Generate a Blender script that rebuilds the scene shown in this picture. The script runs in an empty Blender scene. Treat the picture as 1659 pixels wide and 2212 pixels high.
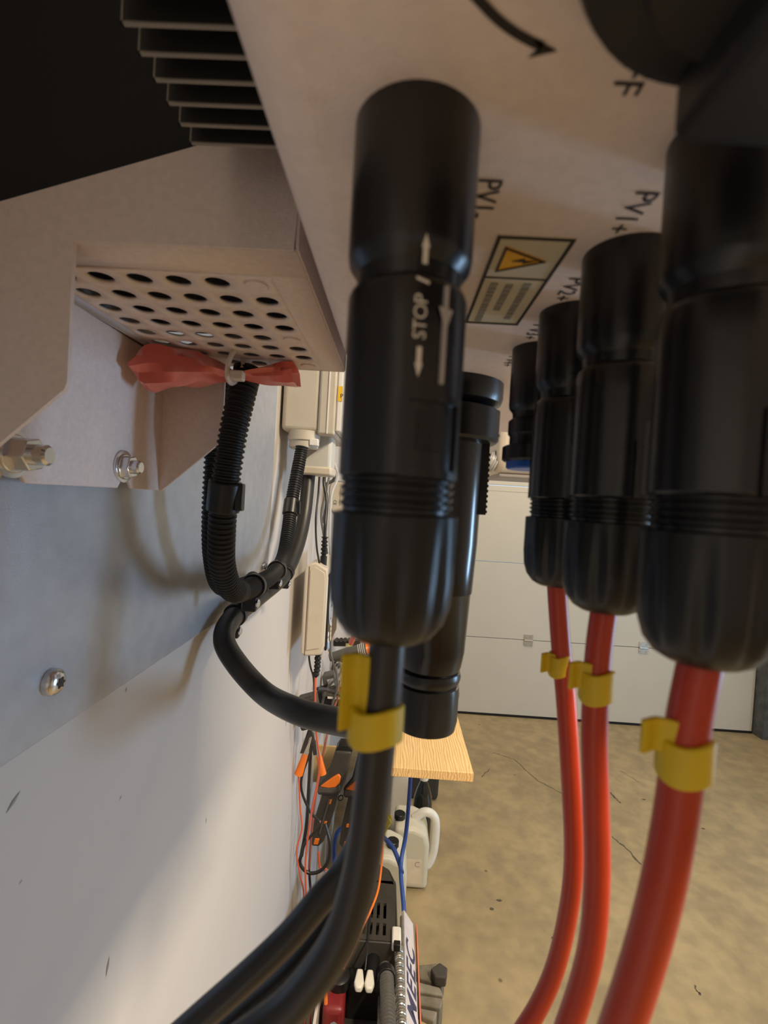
import bpy, bmesh, math, random
from mathutils import Vector, Matrix
random.seed(7)

# ------------------------------------------------------------------ camera
F, CX, CY = 1050.0, 829.5, 1106.0            # focal length and centre for a 1659 x 2212 frame
ROLL = math.radians(3.4)
OFF = Vector((0.196, 0.0, 1.49))             # camera position: wall at x = 0, floor at z = 0
yv = Vector((855 - CX, CY - 1085, -F)).normalized()
uv = Vector((math.sin(ROLL), math.cos(ROLL), 0))
zv = (uv - uv.dot(yv) * yv).normalized()
xv = yv.cross(zv)
ROT = Matrix((xv, yv, zv))
scene = bpy.context.scene
col = scene.collection
cam_data = bpy.data.cameras.new('camera')
cam_data.sensor_fit = 'VERTICAL'
cam_data.sensor_height = 36.0
cam_data.lens = 36.0 * F / 2212.0
cam_data.clip_start = 0.005
cam_data.clip_end = 60
cam_data.dof.use_dof = True
cam_data.dof.focus_distance = 0.8
cam_data.dof.aperture_fstop = 18.0
cam = bpy.data.objects.new('camera', cam_data)
cam.matrix_world = Matrix.Translation(OFF) @ ROT.to_4x4()
col.objects.link(cam)
scene.camera = cam

# ------------------------------------------------------------------ world, lamps, exposure
world = bpy.data.worlds.new('world')
scene.world = world
world.use_nodes = True
bg = world.node_tree.nodes['Background']
bg.inputs[0].default_value = (0.55, 0.72, 1.0, 1)
bg.inputs[1].default_value = 0.6


def area(name, loc, rot, sx, sy, power, color):
    l = bpy.data.lights.new(name, 'AREA')
    l.shape = 'RECTANGLE'
    l.size, l.size_y, l.energy, l.color = sx, sy, power, color
    o = bpy.data.objects.new(name, l)
    o.location = OFF + Vector(loc)
    o.rotation_euler = rot
    col.objects.link(o)
    return o


WARM = (1.0, 0.83, 0.60)
area('ceiling_area_light', (0.95, -0.10, 1.06), (0, 0, 0), 0.15, 0.8, 26, WARM)
area('ceiling_area_light', (1.0, 2.55, 1.06), (0, 0, 0), 0.15, 1.2, 7, WARM)  # unseen second lamp, added to brighten door, bench and floor
area('window_daylight', (3.12, 1.2, -0.5), (0, math.radians(90), 0), 1.0, 0.45, 15, (0.42, 0.68, 1.0))
scene.view_settings.view_transform = 'Standard'
scene.view_settings.look = 'None'
scene.view_settings.gamma = 1.0
scene.view_settings.use_curve_mapping = False
scene.view_settings.exposure = 1.35

# ------------------------------------------------------------------ helpers: pixels to points
S = 0.70                                      # the wall and what hangs on it, per unit of the survey depths


def ray(px, py):
    return ROT @ Vector((px - CX, CY - py, -F))


def A(px, py, d):                             # point seen at a pixel, at depth d along the wall
    v = ray(px, py)
    return v * (d / v.y)


def AX(px, py, X):
    v = ray(px, py)
    return v * (X / v.x)


def AZ(px, py, Z):
    v = ray(px, py)
    return v * (Z / v.z)


# ------------------------------------------------------------------ helpers: geometry
class G:
    def __init__(s):
        s.v, s.f = [], []

    def add(s, vs, fs):
        b = len(s.v)
        s.v += [Vector(p) for p in vs]
        s.f += [[i + b for i in q] for q in fs]
        return s

    def box(s, x0, x1, y0, y1, z0, z1):
        vs = [(x, y, z) for z in (z0, z1) for y in (y0, y1) for x in (x0, x1)]
        return s.add(vs, [(0, 2, 3, 1), (4, 5, 7, 6), (0, 1, 5, 4), (2, 6, 7, 3), (0, 4, 6, 2), (1, 3, 7, 5)])

    def obox(s, c, ax, ay, az):               # centre and three half axes
        c, ax, ay, az = map(Vector, (c, ax, ay, az))
        vs = [c + i * ax + j * ay + k * az for k in (-1, 1) for j in (-1, 1) for i in (-1, 1)]
        return s.add(vs, [(0, 2, 3, 1), (4, 5, 7, 6), (0, 1, 5, 4), (2, 6, 7, 3), (0, 4, 6, 2), (1, 3, 7, 5)])

    def prism(s, pts, off):                   # polygon swept by a vector
        n = len(pts)
        off = Vector(off)
        pts = [Vector(p) for p in pts]
        fs = [list(range(n))[::-1], list(range(n, 2 * n))]
        fs += [[i, (i + 1) % n, (i + 1) % n + n, i + n] for i in range(n)]
        return s.add(pts + [p + off for p in pts], fs)

    def lathe(s, c, prof, seg=40, flute=None, axis=(0, 0, 1)):   # prof: (radius, height along axis)
        ax = Vector(axis).normalized()
        q = Vector((0, 0, 1)).rotation_difference(ax)
        c = Vector(c)
        vs, fs = [], []
        for j, (r, z) in enumerate(prof):
            for i in range(seg):
                t = 2 * math.pi * i / seg
                k = flute(j, t) if flute else 1.0
                vs.append(c + q @ Vector((r * k * math.sin(t), -r * k * math.cos(t), z)))
        for j in range(len(prof) - 1):
            for i in range(seg):
                a, b = j * seg + i, j * seg + (i + 1) % seg
                fs.append([a, b, b + seg, a + seg])
        fs.append(list(range(seg))[::-1])
        fs.append(list(range((len(prof) - 1) * seg, len(prof) * seg)))
        return s.add(vs, fs)

    def cyl(s, p0, p1, r0, r1=None, seg=20):
        p0, p1 = Vector(p0), Vector(p1)
        d = p1 - p0
        return s.lathe(p0, [(r0, 0), (r0 if r1 is None else r1, d.length)], seg, axis=d)

    def tube(s, pts, r, seg=12, closed=False):   # r: number or function of arc length
        pts = [Vector(p) for p in pts]
        n = len(pts)
        L = [0.0]
        for i in range(1, n):
            L.append(L[-1] + (pts[i] - pts[i - 1]).length)
        tan = []
        for i in range(n):
            if closed:
                a, b = pts[i - 1], pts[(i + 1) % n]
            else:
                a, b = pts[max(i - 1, 0)], pts[min(i + 1, n - 1)]
            tan.append((b - a).normalized())
        t0 = tan[0]
        nrm = t0.cross(Vector((0, 0, 1)) if abs(t0.z) < .9 else Vector((1, 0, 0))).normalized()
        vs, fs = [], []
        for i in range(n):
            if i:
                nrm = (tan[i - 1].rotation_difference(tan[i]) @ nrm)
                nrm = (nrm - nrm.dot(tan[i]) * tan[i]).normalized()
            bi = tan[i].cross(nrm)
            rr = r(L[i]) if callable(r) else r
            for k in range(seg):
                t = 2 * math.pi * k / seg
                vs.append(pts[i] + rr * (math.cos(t) * nrm + math.sin(t) * bi))
        m = n if closed else n - 1
        for i in range(m):
            for k in range(seg):
                a, b = i * seg + k, i * seg + (k + 1) % seg
                c, d = ((i + 1) % n) * seg + (k + 1) % seg, ((i + 1) % n) * seg + k
                fs.append([a, b, c, d])
        if not closed:
            fs.append(list(range(seg))[::-1])
            fs.append(list(range((n - 1) * seg, n * seg)))
        return s.add(vs, fs)


def spline(pts, n=10):
    P = [Vector(p) for p in pts]
    P = [2 * P[0] - P[1]] + P + [2 * P[-1] - P[-2]]
    out = []
    for i in range(1, len(P) - 2):
        a, b, c, d = P[i - 1:i + 3]
        for k in range(n):
            t = k / n
            out.append(.5 * ((2 * b) + (c - a) * t + (2 * a - 5 * b + 4 * c - d) * t * t + (3 * b - a - 3 * c + d) * t ** 3))
    out.append(P[-2])
    return out


def resample(pts, step):
    out, acc = [pts[0]], 0.0
    for a, b in zip(pts, pts[1:]):
        L = (b - a).length
        while acc + L >= step:
            k = (step - acc) / L
            a = a.lerp(b, k)
            out.append(a)
            L = (b - a).length
            acc = 0.0
        acc += L
    return out


def PX(lst):                                  # [(px, py, depth), ...] to points
    return [A(*p) for p in lst]


ORG = {}


def root(name, loc, label, cat, group=None):
    o = bpy.data.objects.new(name, None)
    o.empty_display_size = .02
    o.location = Vector(loc) + OFF
    col.objects.link(o)
    o['label'] = label
    o['category'] = cat
    if group:
        o['group'] = group
    ORG[o] = Vector(loc)
    return o


def obj(name, g, mat, parent=None, label=None, cat=None, group=None, kind=None, bevel=0, seg=2, sharp=35, solid=0):
    me = bpy.data.meshes.new(name)
    if parent is not None:
        org = ORG[parent]
    else:
        xs = [p.x for p in g.v]; ys = [p.y for p in g.v]; zs = [p.z for p in g.v]
        org = Vector(((min(xs) + max(xs)) / 2, (min(ys) + max(ys)) / 2, min(zs)))
    me.from_pydata([p - org for p in g.v], [], g.f)
    bm = bmesh.new()
    bm.from_mesh(me)
    if solid:
        bmesh.ops.remove_doubles(bm, verts=bm.verts, dist=2e-5)
    bmesh.ops.recalc_face_normals(bm, faces=bm.faces)
    bm.to_mesh(me)
    bm.free()
    me.shade_smooth()
    me.set_sharp_from_angle(angle=math.radians(sharp))
    me.materials.append(mat)
    o = bpy.data.objects.new(name, me)
    col.objects.link(o)
    if parent is not None:
        o.parent = parent
    else:
        o.location = org + OFF
    ORG[o] = org
    if label:
        o['label'] = label
    if cat:
        o['category'] = cat
    if group:
        o['group'] = group
    if kind:
        o['kind'] = kind
    if solid:
        m = o.modifiers.new('solid', 'SOLIDIFY')
        m.thickness = solid
        m.offset = 0
    if bevel:
        m = o.modifiers.new('bevel', 'BEVEL')
        m.width = bevel
        m.segments = seg
        m.limit_method = 'ANGLE'
        m.angle_limit = math.radians(40)
    return o


def text_geo(body, size, fn, bold=0.0, shear=0.0, spacing=1.0):   # flat lettering, each point placed by fn(x, y)
    cu = bpy.data.curves.new('lettering', 'FONT')
    cu.body = body
    cu.size = size
    cu.shear = shear
    cu.offset = bold
    cu.space_character = spacing
    cu.align_x, cu.align_y = 'CENTER', 'CENTER'
    cu.resolution_u = 3
    o = bpy.data.objects.new('lettering', cu)
    col.objects.link(o)
    dg = bpy.context.evaluated_depsgraph_get()
    me = bpy.data.meshes.new_from_object(o.evaluated_get(dg))
    g = G()
    g.add([fn(v.co.x, v.co.y) for v in me.vertices], [list(p.vertices) for p in me.polygons])
    bpy.data.objects.remove(o)
    bpy.data.curves.remove(cu)
    bpy.data.meshes.remove(me)
    return g


# ------------------------------------------------------------------ materials
MATS = {}


def M(name, c, rough=.5, metal=0.0, var=.06, scale=40, bump=0.0, bscale=200, c2=None, spec=.5, alpha=1.0, coat=0.0, trans=0.0, sss=0.0):
    if name in MATS:
        return MATS[name]
    m = bpy.data.materials.new(name)
    m.use_nodes = True
    nt = m.node_tree
    b = nt.nodes['Principled BSDF']
    b.inputs['Roughness'].default_value = rough
    b.inputs['Metallic'].default_value = metal
    b.inputs['Specular IOR Level'].default_value = spec
    b.inputs['Alpha'].default_value = alpha
    b.inputs['Coat Weight'].default_value = coat
    b.inputs['Transmission Weight'].default_value = trans
    if sss:
        b.inputs['Subsurface Weight'].default_value = sss
        b.inputs['Subsurface Radius'].default_value = (.01, .008, .006)
    tc = nt.nodes.new('ShaderNodeTexCoord')
    nz = nt.nodes.new('ShaderNodeTexNoise')
    nz.inputs['Scale'].default_value = scale
    nz.inputs['Detail'].default_value = 5
    nt.links.new(tc.outputs['Object'], nz.inputs['Vector'])
    rp = nt.nodes.new('ShaderNodeValToRGB')
    rp.color_ramp.elements[0].position = .3
    rp.color_ramp.elements[1].position = .7
    lo = c2 if c2 else tuple(x * (1 - var) for x in c)
    hi = c if c2 else tuple(min(1, x * (1 + var)) for x in c)
    rp.color_ramp.elements[0].color = (*lo, 1)
    rp.color_ramp.elements[1].color = (*hi, 1)
    nt.links.new(nz.outputs['Fac'], rp.inputs['Fac'])
    nt.links.new(rp.outputs['Color'], b.inputs['Base Color'])
    if bump:
        n2 = nt.nodes.new('ShaderNodeTexNoise')
        n2.inputs['Scale'].default_value = bscale
        n2.inputs['Detail'].default_value = 3
        nt.links.new(tc.outputs['Object'], n2.inputs['Vector'])
        bp = nt.nodes.new('ShaderNodeBump')
        bp.inputs['Strength'].default_value = bump
        bp.inputs['Distance'].default_value = .001
        nt.links.new(n2.outputs['Fac'], bp.inputs['Height'])
        nt.links.new(bp.outputs['Normal'], b.inputs['Normal'])
    MATS[name] = m
    return m


def concrete():
    m = M('concrete_floor', (.40, .31, .175), rough=.45, scale=2.2, c2=(.325, .25, .138), bump=.25, bscale=60, spec=.4)
    nt = m.node_tree
    b = nt.nodes['Principled BSDF']
    src = b.inputs['Base Color'].links[0].from_socket
    tc = [n for n in nt.nodes if n.type == 'TEX_COORD'][0]
    n1 = nt.nodes.new('ShaderNodeTexNoise')
    n1.inputs['Scale'].default_value = 14
    n1.inputs['Detail'].default_value = 8
    nt.links.new(tc.outputs['Object'], n1.inputs['Vector'])
    r1 = nt.nodes.new('ShaderNodeValToRGB')
    r1.color_ramp.elements[0].position = .35
    r1.color_ramp.elements[0].color = (.82, .82, .82, 1)
    r1.color_ramp.elements[1].position = .65
    r1.color_ramp.elements[1].color = (1.1, 1.08, 1.02, 1)
    nt.links.new(n1.outputs['Fac'], r1.inputs['Fac'])
    mx = nt.nodes.new('ShaderNodeMix')
    mx.data_type = 'RGBA'
    mx.blend_type = 'MULTIPLY'
    mx.inputs['Factor'].default_value = 1
    nt.links.new(src, mx.inputs[6])
    nt.links.new(r1.outputs['Color'], mx.inputs[7])
    vo = nt.nodes.new('ShaderNodeTexVoronoi')
    vo.inputs['Scale'].default_value = 5
    nt.links.new(tc.outputs['Object'], vo.inputs['Vector'])
    r2 = nt.nodes.new('ShaderNodeValToRGB')
    r2.color_ramp.elements[0].position = .02
    r2.color_ramp.elements[0].color = (.3, .28, .25, 1)
    r2.color_ramp.elements[1].position = .045
    r2.color_ramp.elements[1].color = (1, 1, 1, 1)
    nt.links.new(vo.outputs['Distance'], r2.inputs['Fac'])
    m2 = nt.nodes.new('ShaderNodeMix')
    m2.data_type = 'RGBA'
    m2.blend_type = 'MULTIPLY'
    m2.inputs['Factor'].default_value = .8
    nt.links.new(mx.outputs[2], m2.inputs[6])
    nt.links.new(r2.outputs['Color'], m2.inputs[7])
    nt.links.new(m2.outputs[2], b.inputs['Base Color'])
    return m


def wood(name, c1, c2, sc=60):
    m = M(name, c1, rough=.5, scale=8)
    nt = m.node_tree
    b = nt.nodes['Principled BSDF']
    tc = [n for n in nt.nodes if n.type == 'TEX_COORD'][0]
    mp = nt.nodes.new('ShaderNodeMapping')
    mp.inputs['Scale'].default_value = (1, .12, 1)
    wv = nt.nodes.new('ShaderNodeTexWave')
    wv.bands_direction = 'X'
    wv.inputs['Scale'].default_value = sc
    wv.inputs['Distortion'].default_value = 8
    wv.inputs['Detail'].default_value = 3
    wv.inputs['Detail Scale'].default_value = 1.2
    rp = nt.nodes.new('ShaderNodeValToRGB')
    rp.color_ramp.elements[0].color = (*c1, 1)
    rp.color_ramp.elements[1].color = (*c2, 1)
    rp.color_ramp.elements[0].position = .35
    nt.links.new(tc.outputs['Object'], mp.inputs['Vector'])
    nt.links.new(mp.outputs['Vector'], wv.inputs['Vector'])
    nt.links.new(wv.outputs['Fac'], rp.inputs['Fac'])
    nt.links.new(rp.outputs['Color'], b.inputs['Base Color'])
    return m


mWall = M('painted_wall', (.555, .52, .49), rough=.6, var=.03, scale=3, bump=.15, bscale=90)
mCeil = M('ceiling_paint', (.75, .73, .70), rough=.8, var=.02)
mFloor = concrete()
mDoor = M('door_paint', (.57, .535, .45), rough=.5, var=.02, scale=5)
mSteel = M('galvanised_plate', (.49, .51, .555), rough=.36, metal=.45, var=.07, scale=60, bump=.12, bscale=900)
mBracket = M('powder_coat', (.80, .68, .63), rough=.5, metal=.1, var=.05, scale=300, bump=.3, bscale=1500)
mHouse = M('inverter_coat', (.90, .76, .70), rough=.5, metal=.05, var=.04, scale=300, bump=.25, bscale=1800)
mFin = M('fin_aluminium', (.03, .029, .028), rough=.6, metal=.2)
mFinLit = M('fin_lit_edge', (.30, .26, .22), rough=.5, metal=.3)
mBlackRec = M('shade_black', (.018, .018, .020), rough=.8)
mBlack = M('black_plastic', (.008, .008, .009), rough=.30, var=.1, scale=120, bump=.05, bscale=500)
mBlackSat = M('black_satin', (.010, .010, .010), rough=.36, var=.1, spec=.4)
mBlackMat = M('black_rubber', (.009, .009, .009), rough=.5, var=.15, spec=.35)
mCableBlk = M('black_cable', (.018, .016, .015), rough=.38, var=.1)
mHose = M('grey_black_hose', (.020, .019, .018), rough=.42, var=.1)
mRed = M('red_cable', (.44, .034, .006), rough=.36, var=.05, scale=80)
mYel = M('yellow_tag', (.66, .46, .008), rough=.5, var=.05, scale=60)
mZinc = M('zinc_bolt', (.70, .71, .74), rough=.2, metal=1.0, var=.06)
mWhite = M('white_print', (.75, .68, .58), rough=.6, var=.02)
mInk = M('black_print', (.025, .02, .018), rough=.6)
mCream = M('cream_plastic', (.55, .50, .42), rough=.45, var=.03)
mBoxGrey = M('box_grey', (.50, .46, .39), rough=.45, var=.03)
mLid = M('lid_white', (.75, .73, .70), rough=.4, var=.02)
mGland = M('gland_grey', (.52, .52, .50), rough=.35, var=.03)
mSticker = M('sticker_yellow', (.80, .50, .03), rough=.5, var=.03)
mPaper = M('sticker_cream', (.66, .58, .42), rough=.55, var=.03)
mOrangeTri = M('triangle_amber', (.85, .42, .02), rough=.5, var=.03)
mGreyInk = M('grey_print', (.32, .29, .24), rough=.6)
mRedFilm = M('red_film', (.80, .17, .13), rough=.35, var=.12, scale=30, trans=.25, sss=.3)
mNylon = M('nylon_tie', (.72, .60, .50), rough=.4, trans=.15, sss=.2)
mBlue = M('blue_plastic', (.02, .12, .52), rough=.4)
mBlueHose = M('blue_hose', (.03, .08, .32), rough=.4, var=.1)
mOrange = M('orange_plastic', (.85, .20, .02), rough=.4, var=.05)
mOrWire = M('orange_wire', (.70, .12, .05), rough=.45, var=.05)
mToolBlk = M('tool_black', (.05, .047, .042), rough=.35, var=.1)
mJug = M('jug_plastic', (.70, .66, .52), rough=.4, var=.05, scale=10, trans=.15, sss=.2)
mJugWhite = M('jug_white', (.75, .73, .66), rough=.4, var=.03)
mBottle = M('dark_bottle', (.008, .010, .010), rough=.08, coat=.5)
mCap = M('white_cap', (.78, .76, .68), rough=.45)
mChrome = M('worn_steel', (.48, .46, .42), rough=.35, metal=.8, var=.15, scale=90)
mDirty = M('dirty_timber', (.30, .26, .19), rough=.8, scale=14, c2=(.07, .055, .038), bump=.5, bscale=60)
mDarkRed = M('dark_red', (.22, .018, .02), rough=.4)
mMachWhite = M('panel_white', (.62, .56, .55), rough=.4, var=.05)
mMachRed = M('panel_orange', (.55, .15, .08), rough=.4, var=.1)
mNavy = M('navy_print', (.05, .05, .10), rough=.5)
mOldSteel = M('dull_black_metal', (.05, .045, .04), rough=.5, metal=.3, var=.3, scale=50)
mGrip = M('grip_grey', (.09, .085, .075), rough=.5, var=.1)
mWood = wood('pine_board', (.90, .63, .30), (.68, .40, .15), 48)
mTwig = M('driftwood', (.32, .26, .17), rough=.8, scale=60, c2=(.18, .13, .08))
mLime = M('lime_plastic', (.50, .62, .02), rough=.4)
mHinge = M('hinge_steel', (.50, .48, .44), rough=.35, metal=.7)
mGreen = M('cardboard', (.50, .36, .16), rough=.8)

# ------------------------------------------------------------------ room
XW = -0.196                                   # wall plane
XR, YB, YF, ZC, ZF = 3.2, -2.6, 3.45, 1.10, -1.49
obj('floor', G().box(XW - .1, XR + .1, YB - .1, YF + .25, ZF - .1, ZF), mFloor, kind='structure')
obj('ceiling', G().box(XW - .1, XR + .1, YB - .1, YF + .25, ZC, ZC + .1), mCeil, kind='structure')
obj('wall_left', G().box(XW - .1, XW, YB - .1, YF + .25, ZF, ZC), mWall, kind='structure')
obj('wall_back', G().box(XW, XR, YB - .1, YB, ZF, ZC), mWall, kind='structure')
wy0, wy1, wz0, wz1 = .85, 1.55, -1.05, .05
g = G()
g.box(XR, XR + .1, YB - .1, wy0, ZF, ZC).box(XR, XR + .1, wy1, YF + .25, ZF, ZC)
g.box(XR, XR + .1, wy0, wy1, ZF, wz0).box(XR, XR + .1, wy0, wy1, wz1, ZC)
obj('wall_right', g, mWall, kind='structure')
g = G()
g.box(XR - .02, XR + .08, wy0, wy0 + .05, wz0, wz1).box(XR - .02, XR + .08, wy1 - .05, wy1, wz0, wz1)
g.box(XR - .02, XR + .08, wy0 + .05, wy1 - .05, wz0, wz0 + .05).box(XR - .02, XR + .08, wy0 + .05, wy1 - .05, wz1 - .05, wz1)
obj('window_1', g, mLid, kind='structure')
# wall around the garage door
DX0, DX1, DZ1 = -.12, 2.62, .715
g = G()
g.box(XW, DX0, YF, YF + .2, ZF, ZC).box(DX1 + .22, XR, YF, YF + .2, ZF, ZC).box(DX0, DX1 + .22, YF, YF + .2, DZ1, ZC)
obj('wall_front', g, mWall, kind='structure')
door = bpy.data.objects.new('door_1', None)
door.location = OFF + Vector(((DX0 + DX1) / 2, YF + .06, ZF))
col.objects.link(door)
door['kind'] = 'structure'
ORG[door] = Vector(((DX0 + DX1) / 2, YF + .06, ZF))
PH = .5475
zb = ZF + .012
for k in range(4):
    z0 = zb + k * PH
    obj('panel', G().box(DX0, DX1, YF + .035, YF + .075, z0 + .0022, z0 + PH - .0022), mDoor, door, bevel=.002)
    if k:
        for hx in (.19, 1.005, 1.82, 2.5):
            hg = G().box(hx - .032, hx + .032, YF + .029, YF + .035, z0 - .040, z0 - .004)
            hg.box(hx - .032, hx + .032, YF + .029, YF + .035, z0 + .004, z0 + .040)
            hg.cyl((hx - .03, YF + .028, z0), (hx + .03, YF + .028, z0), .006, seg=10)
            for sx in (-.02, .02):
                for sz in (-.026, .026):
                    hg.cyl((hx + sx, YF + .029, z0 + sz), (hx + sx, YF + .025, z0 + sz), .005, seg=8)
            obj('hinge', hg, mHinge, door)
obj('bottom_seal', G().box(DX0, DX1, YF + .03, YF + .08, ZF, ZF + .013), mBlackMat, door)
obj('groove', G().box(DX0, DX1, YF + .0335, YF + .0352, .1225, .1255), mHinge, door)
g = G().box(DX1 + .005, DX1 + .055, YF - .06, YF + .08, ZF, DZ1)
g.box(DX1 + .055, DX1 + .22, YF + .0, YF + .08, ZF, DZ1)
obj('trim_1', g, M('track_steel', (.10, .11, .12), rough=.5, metal=.4, var=.3, scale=20), kind='structure', bevel=.003)
obj('door_sensor', G().box(.60, .635, YF + .015, YF + .035, .135, .165), mBlackSat, label='small black square sensor on the white sectional door', cat='sensor', bevel=.002)

# cracks in the concrete
fl = bpy.data.objects['floor']


def crack(pix, w=.004):
    P = [AZ(px, py, ZF) for px, py in pix]
    pts = []
    for a, b in zip(P, P[1:]):
        for k in range(8):
            pts.append(a.lerp(b, k / 8) + Vector((random.uniform(-1, 1), random.uniform(-1, 1), 0)) * .004)
    pts.append(P[-1])
    g = G()
    for i, p in enumerate(pts):
        d = (pts[min(i + 1, len(pts) - 1)] - pts[max(i - 1, 0)]).normalized()
        n = Vector((-d.y, d.x, 0)) * w * random.uniform(.3, 1)
        g.v += [p + n + Vector((0, 0, .0006)), p - n + Vector((0, 0, .0006))]
        if i:
            q = 2 * i
            g.f.append([q - 2, q - 1, q + 1, q])
    obj('crack', g, M('crack_dirt', (.10, .085, .055), rough=.9), fl)


crack([(1065, 1625), (1110, 1640), (1160, 1685), (1215, 1715)], .003)
crack([(1318, 1712), (1340, 1735)], .006)
crack([(1320, 1805), (1355, 1835), (1386, 1868)], .006)
crack([(1060, 1660), (1040, 1678)], .003)
crack([(1500, 2130), (1512, 2150)], .004)
crack([(1340, 1665), (1380, 1690)], .0015)
for px, py in ((1390, 1727), (1062, 1963), (1078, 1945), (1197, 2027), (1518, 1790)):
    p = AZ(px, py, ZF)
    a = random.random() * 3
    g = G().add([p + Vector((.012 * math.cos(a + t) * random.uniform(.4, 1.2), .007 * math.sin(a + t) * random.uniform(.5, 1.2), .0007)) for t in [k * .7854 for k in range(8)]], [list(range(8))])
    obj('chip', g, M('crack_dirt', (.10, .085, .055)), fl)
# scuffs on the wall
wl = bpy.data.objects['wall_left']
for px, py, L, an in ((28, 1732, .012, .6), (232, 2088, .014, 1.3), (445, 1772, .008, 1.5), (260, 1723, .004, .8), (272, 1490, .005, 1.2), (618, 1560, .02, 1.5), (44, 1905, .003, .5)):
    p = AX(px, py, XW) + Vector((.0004, 0, 0))
    d = Vector((0, math.cos(an), math.sin(an))) * L * .5
    n = Vector((0, -math.sin(an), math.cos(an))) * L * .10
    obj('scuff', G().add([p - d, p + n, p + d, p - n], [(0, 1, 2, 3)]), M('scuff_grey', (.30, .27, .25), rough=.8), wl)

# ------------------------------------------------------------------ steel back plate on the wall
def W(x, y, z):
    return Vector((x, y, z)) * S


bp_ = root('mounting_plate', W(-.275, .4, -.21), 'large grey galvanised steel sheet screwed flat to the white wall behind the inverter', 'metal sheet')
obj('plate', G().box(XW, -.275 * S, -.45, 1.072 * S, -.2092 * S, .95), mSteel, bp_, bevel=.0008)


def torx(c, r, parent):
    c = Vector(c)
    prof = [(r * 1.0, -.001), (r * 1.0, .0025), (r * .93, .0042), (r * .72, .0056), (r * .42, .0064)]
    g = G().lathe(c, prof, 28, axis=(1, 0, 0))
    o = obj('screw', g, mZinc, parent)
    star = []
    for k in range(24):
        t = k * math.pi / 12
        rr = r * (.36 + .08 * math.cos(6 * t))
        star.append(c + Vector((.0062, rr * math.cos(t), rr * math.sin(t))))
    obj('drive_recess', G().prism(star, (.0006, 0, 0)), mInk, o)


torx(AX(108, 1473, -.275 * S), .0083 * .95, bp_)
torx(AX(570, 1226, -.275 * S), .0085, bp_)

# ------------------------------------------------------------------ wall bracket (folded sheet, perforated shelf)
br = root('inverter_bracket', W(-.262, .4, 0), 'pinkish grey folded steel bracket with a perforated underside bolted to the grey sheet', 'bracket')
T = .0022


def sheet_y(name, pts, y):                    # sheet across the wall, at depth y
    g = G().prism([W(x, y, z) for x, z in pts], (0, T, 0))
    return obj(name, g, mBracket, br, bevel=.0006)


side = [(-.262, -.002), (-.256, -.0025), (-.194, .0535), (-.1925, .0575), (-.1925, .1385), (-.066, .1385)]
sheet_y('side_plate', side + [(-.066, .1380), (-.0625, .212), (-.093, .2045), (-.262, .150)], .276)
sheet_y('side_plate', side + [(-.066, .212), (-.262, .150)], .525)
# wall flange with open slots
Y0, Y1 = .276, .527
xs = -.262


def flange():
    b = -.002
    ys = [(Y0, b)]
    for yc in (.322, .458):
        ys += [(yc - .012, b), (yc - .0055, .006), (yc - .0055, .018)]
        ys += [(yc - .0055 * math.cos(t), .018 + .0055 * math.sin(t)) for t in (.8, 1.57, 2.34)]
        ys += [(yc + .0055, .018), (yc + .0055, .006), (yc + .012, b)]
    ys += [(Y1, b), (Y1, .16), (Y0, .16)]
    return ys


obj('wall_flange', G().prism([W(xs, y, z) for y, z in flange()], (T, 0, 0)), mBracket, br, bevel=.0005)
# perforated shelf: square cells with round holes
g = G()
ZP = .1392 * S
px0, py0, pit, pity, HR = -.1005, .3225, .0261, .0272, .0083
cols, rows = 6, 8


def cell(cx, cy, r, x0, x1, y0, y1):
    n = 16
    vs, out = [], []
    for k in range(n):
        t = 2 * math.pi * (k + .5) / n
        c, s_ = math.cos(t), math.sin(t)
        hx = (x1 - cx) if c > 0 else (cx - x0)
        hy = (y1 - cy) if s_ > 0 else (cy - y0)
        vs.append((cx + r * c, cy + r * s_))
        t2 = 2 * math.pi * round((k + .5 - .5) / 1) / n
        m = min(hx / max(abs(c), 1e-6), hy / max(abs(s_), 1e-6))
        out.append((cx + m * c, cy + m * s_))
    # snap the outer points nearest each corner onto it
    for ccx, ccy in ((x0, y0), (x0, y1), (x1, y0), (x1, y1)):
        i = min(range(n), key=lambda q: (out[q][0] - ccx) ** 2 + (out[q][1] - ccy) ** 2)
        out[i] = (ccx, ccy)
    P = [Vector((a * S, b * S, ZP)) for a, b in vs + out]
    g.add(P, [(k, (k + 1) % n, (k + 1) % n + n, k + n) for k in range(n)])


ex = px0 + .5 * pit
ey = py0 - .5 * pity
for i in range(cols):
    for j in range(rows):
        r = HR
        if i == 0 and j in (0, 4, rows - 1):
            r = .0042
        cx, cy = px0 - i * pit, py0 + j * pity
        cell(cx, cy, r, cx - pit / 2, cx + pit / 2, cy - pity / 2, cy + pity / 2)


def flat(x0, x1, y0, y1):
    g.add([Vector((x * S, y * S, ZP)) for x, y in ((x0, y0), (x1, y0), (x1, y1), (x0, y1))], [(0, 1, 2, 3)])


xl = px0 - (cols - .5) * pit
yl = py0 + (rows - .5) * pity
flat(-.262, -.0645, .277, ey)
flat(ex, -.0645, ey, yl)
flat(-.262, xl, ey, yl)
flat(-.262, -.0645, yl, .531)
obj('perforated_shelf', g, mBracket, br, solid=.0016, sharp=30)
obj('shelf_lip', G().box(-.0655 * S, -.0635 * S, .277 * S, .531 * S, ZP, .24 * S), mBracket, br, bevel=.0005)
for j in (0, 4, 7):
    c = Vector((px0 * S, (py0 + j * pity) * S, ZP))
    obj('rivet', G().lathe(c + Vector((0, 0, -.0016)), [(.0052, .0), (.0052, .0008), (.0026, .0009), (.0026, .0012)], 16), mBracket, br)


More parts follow.
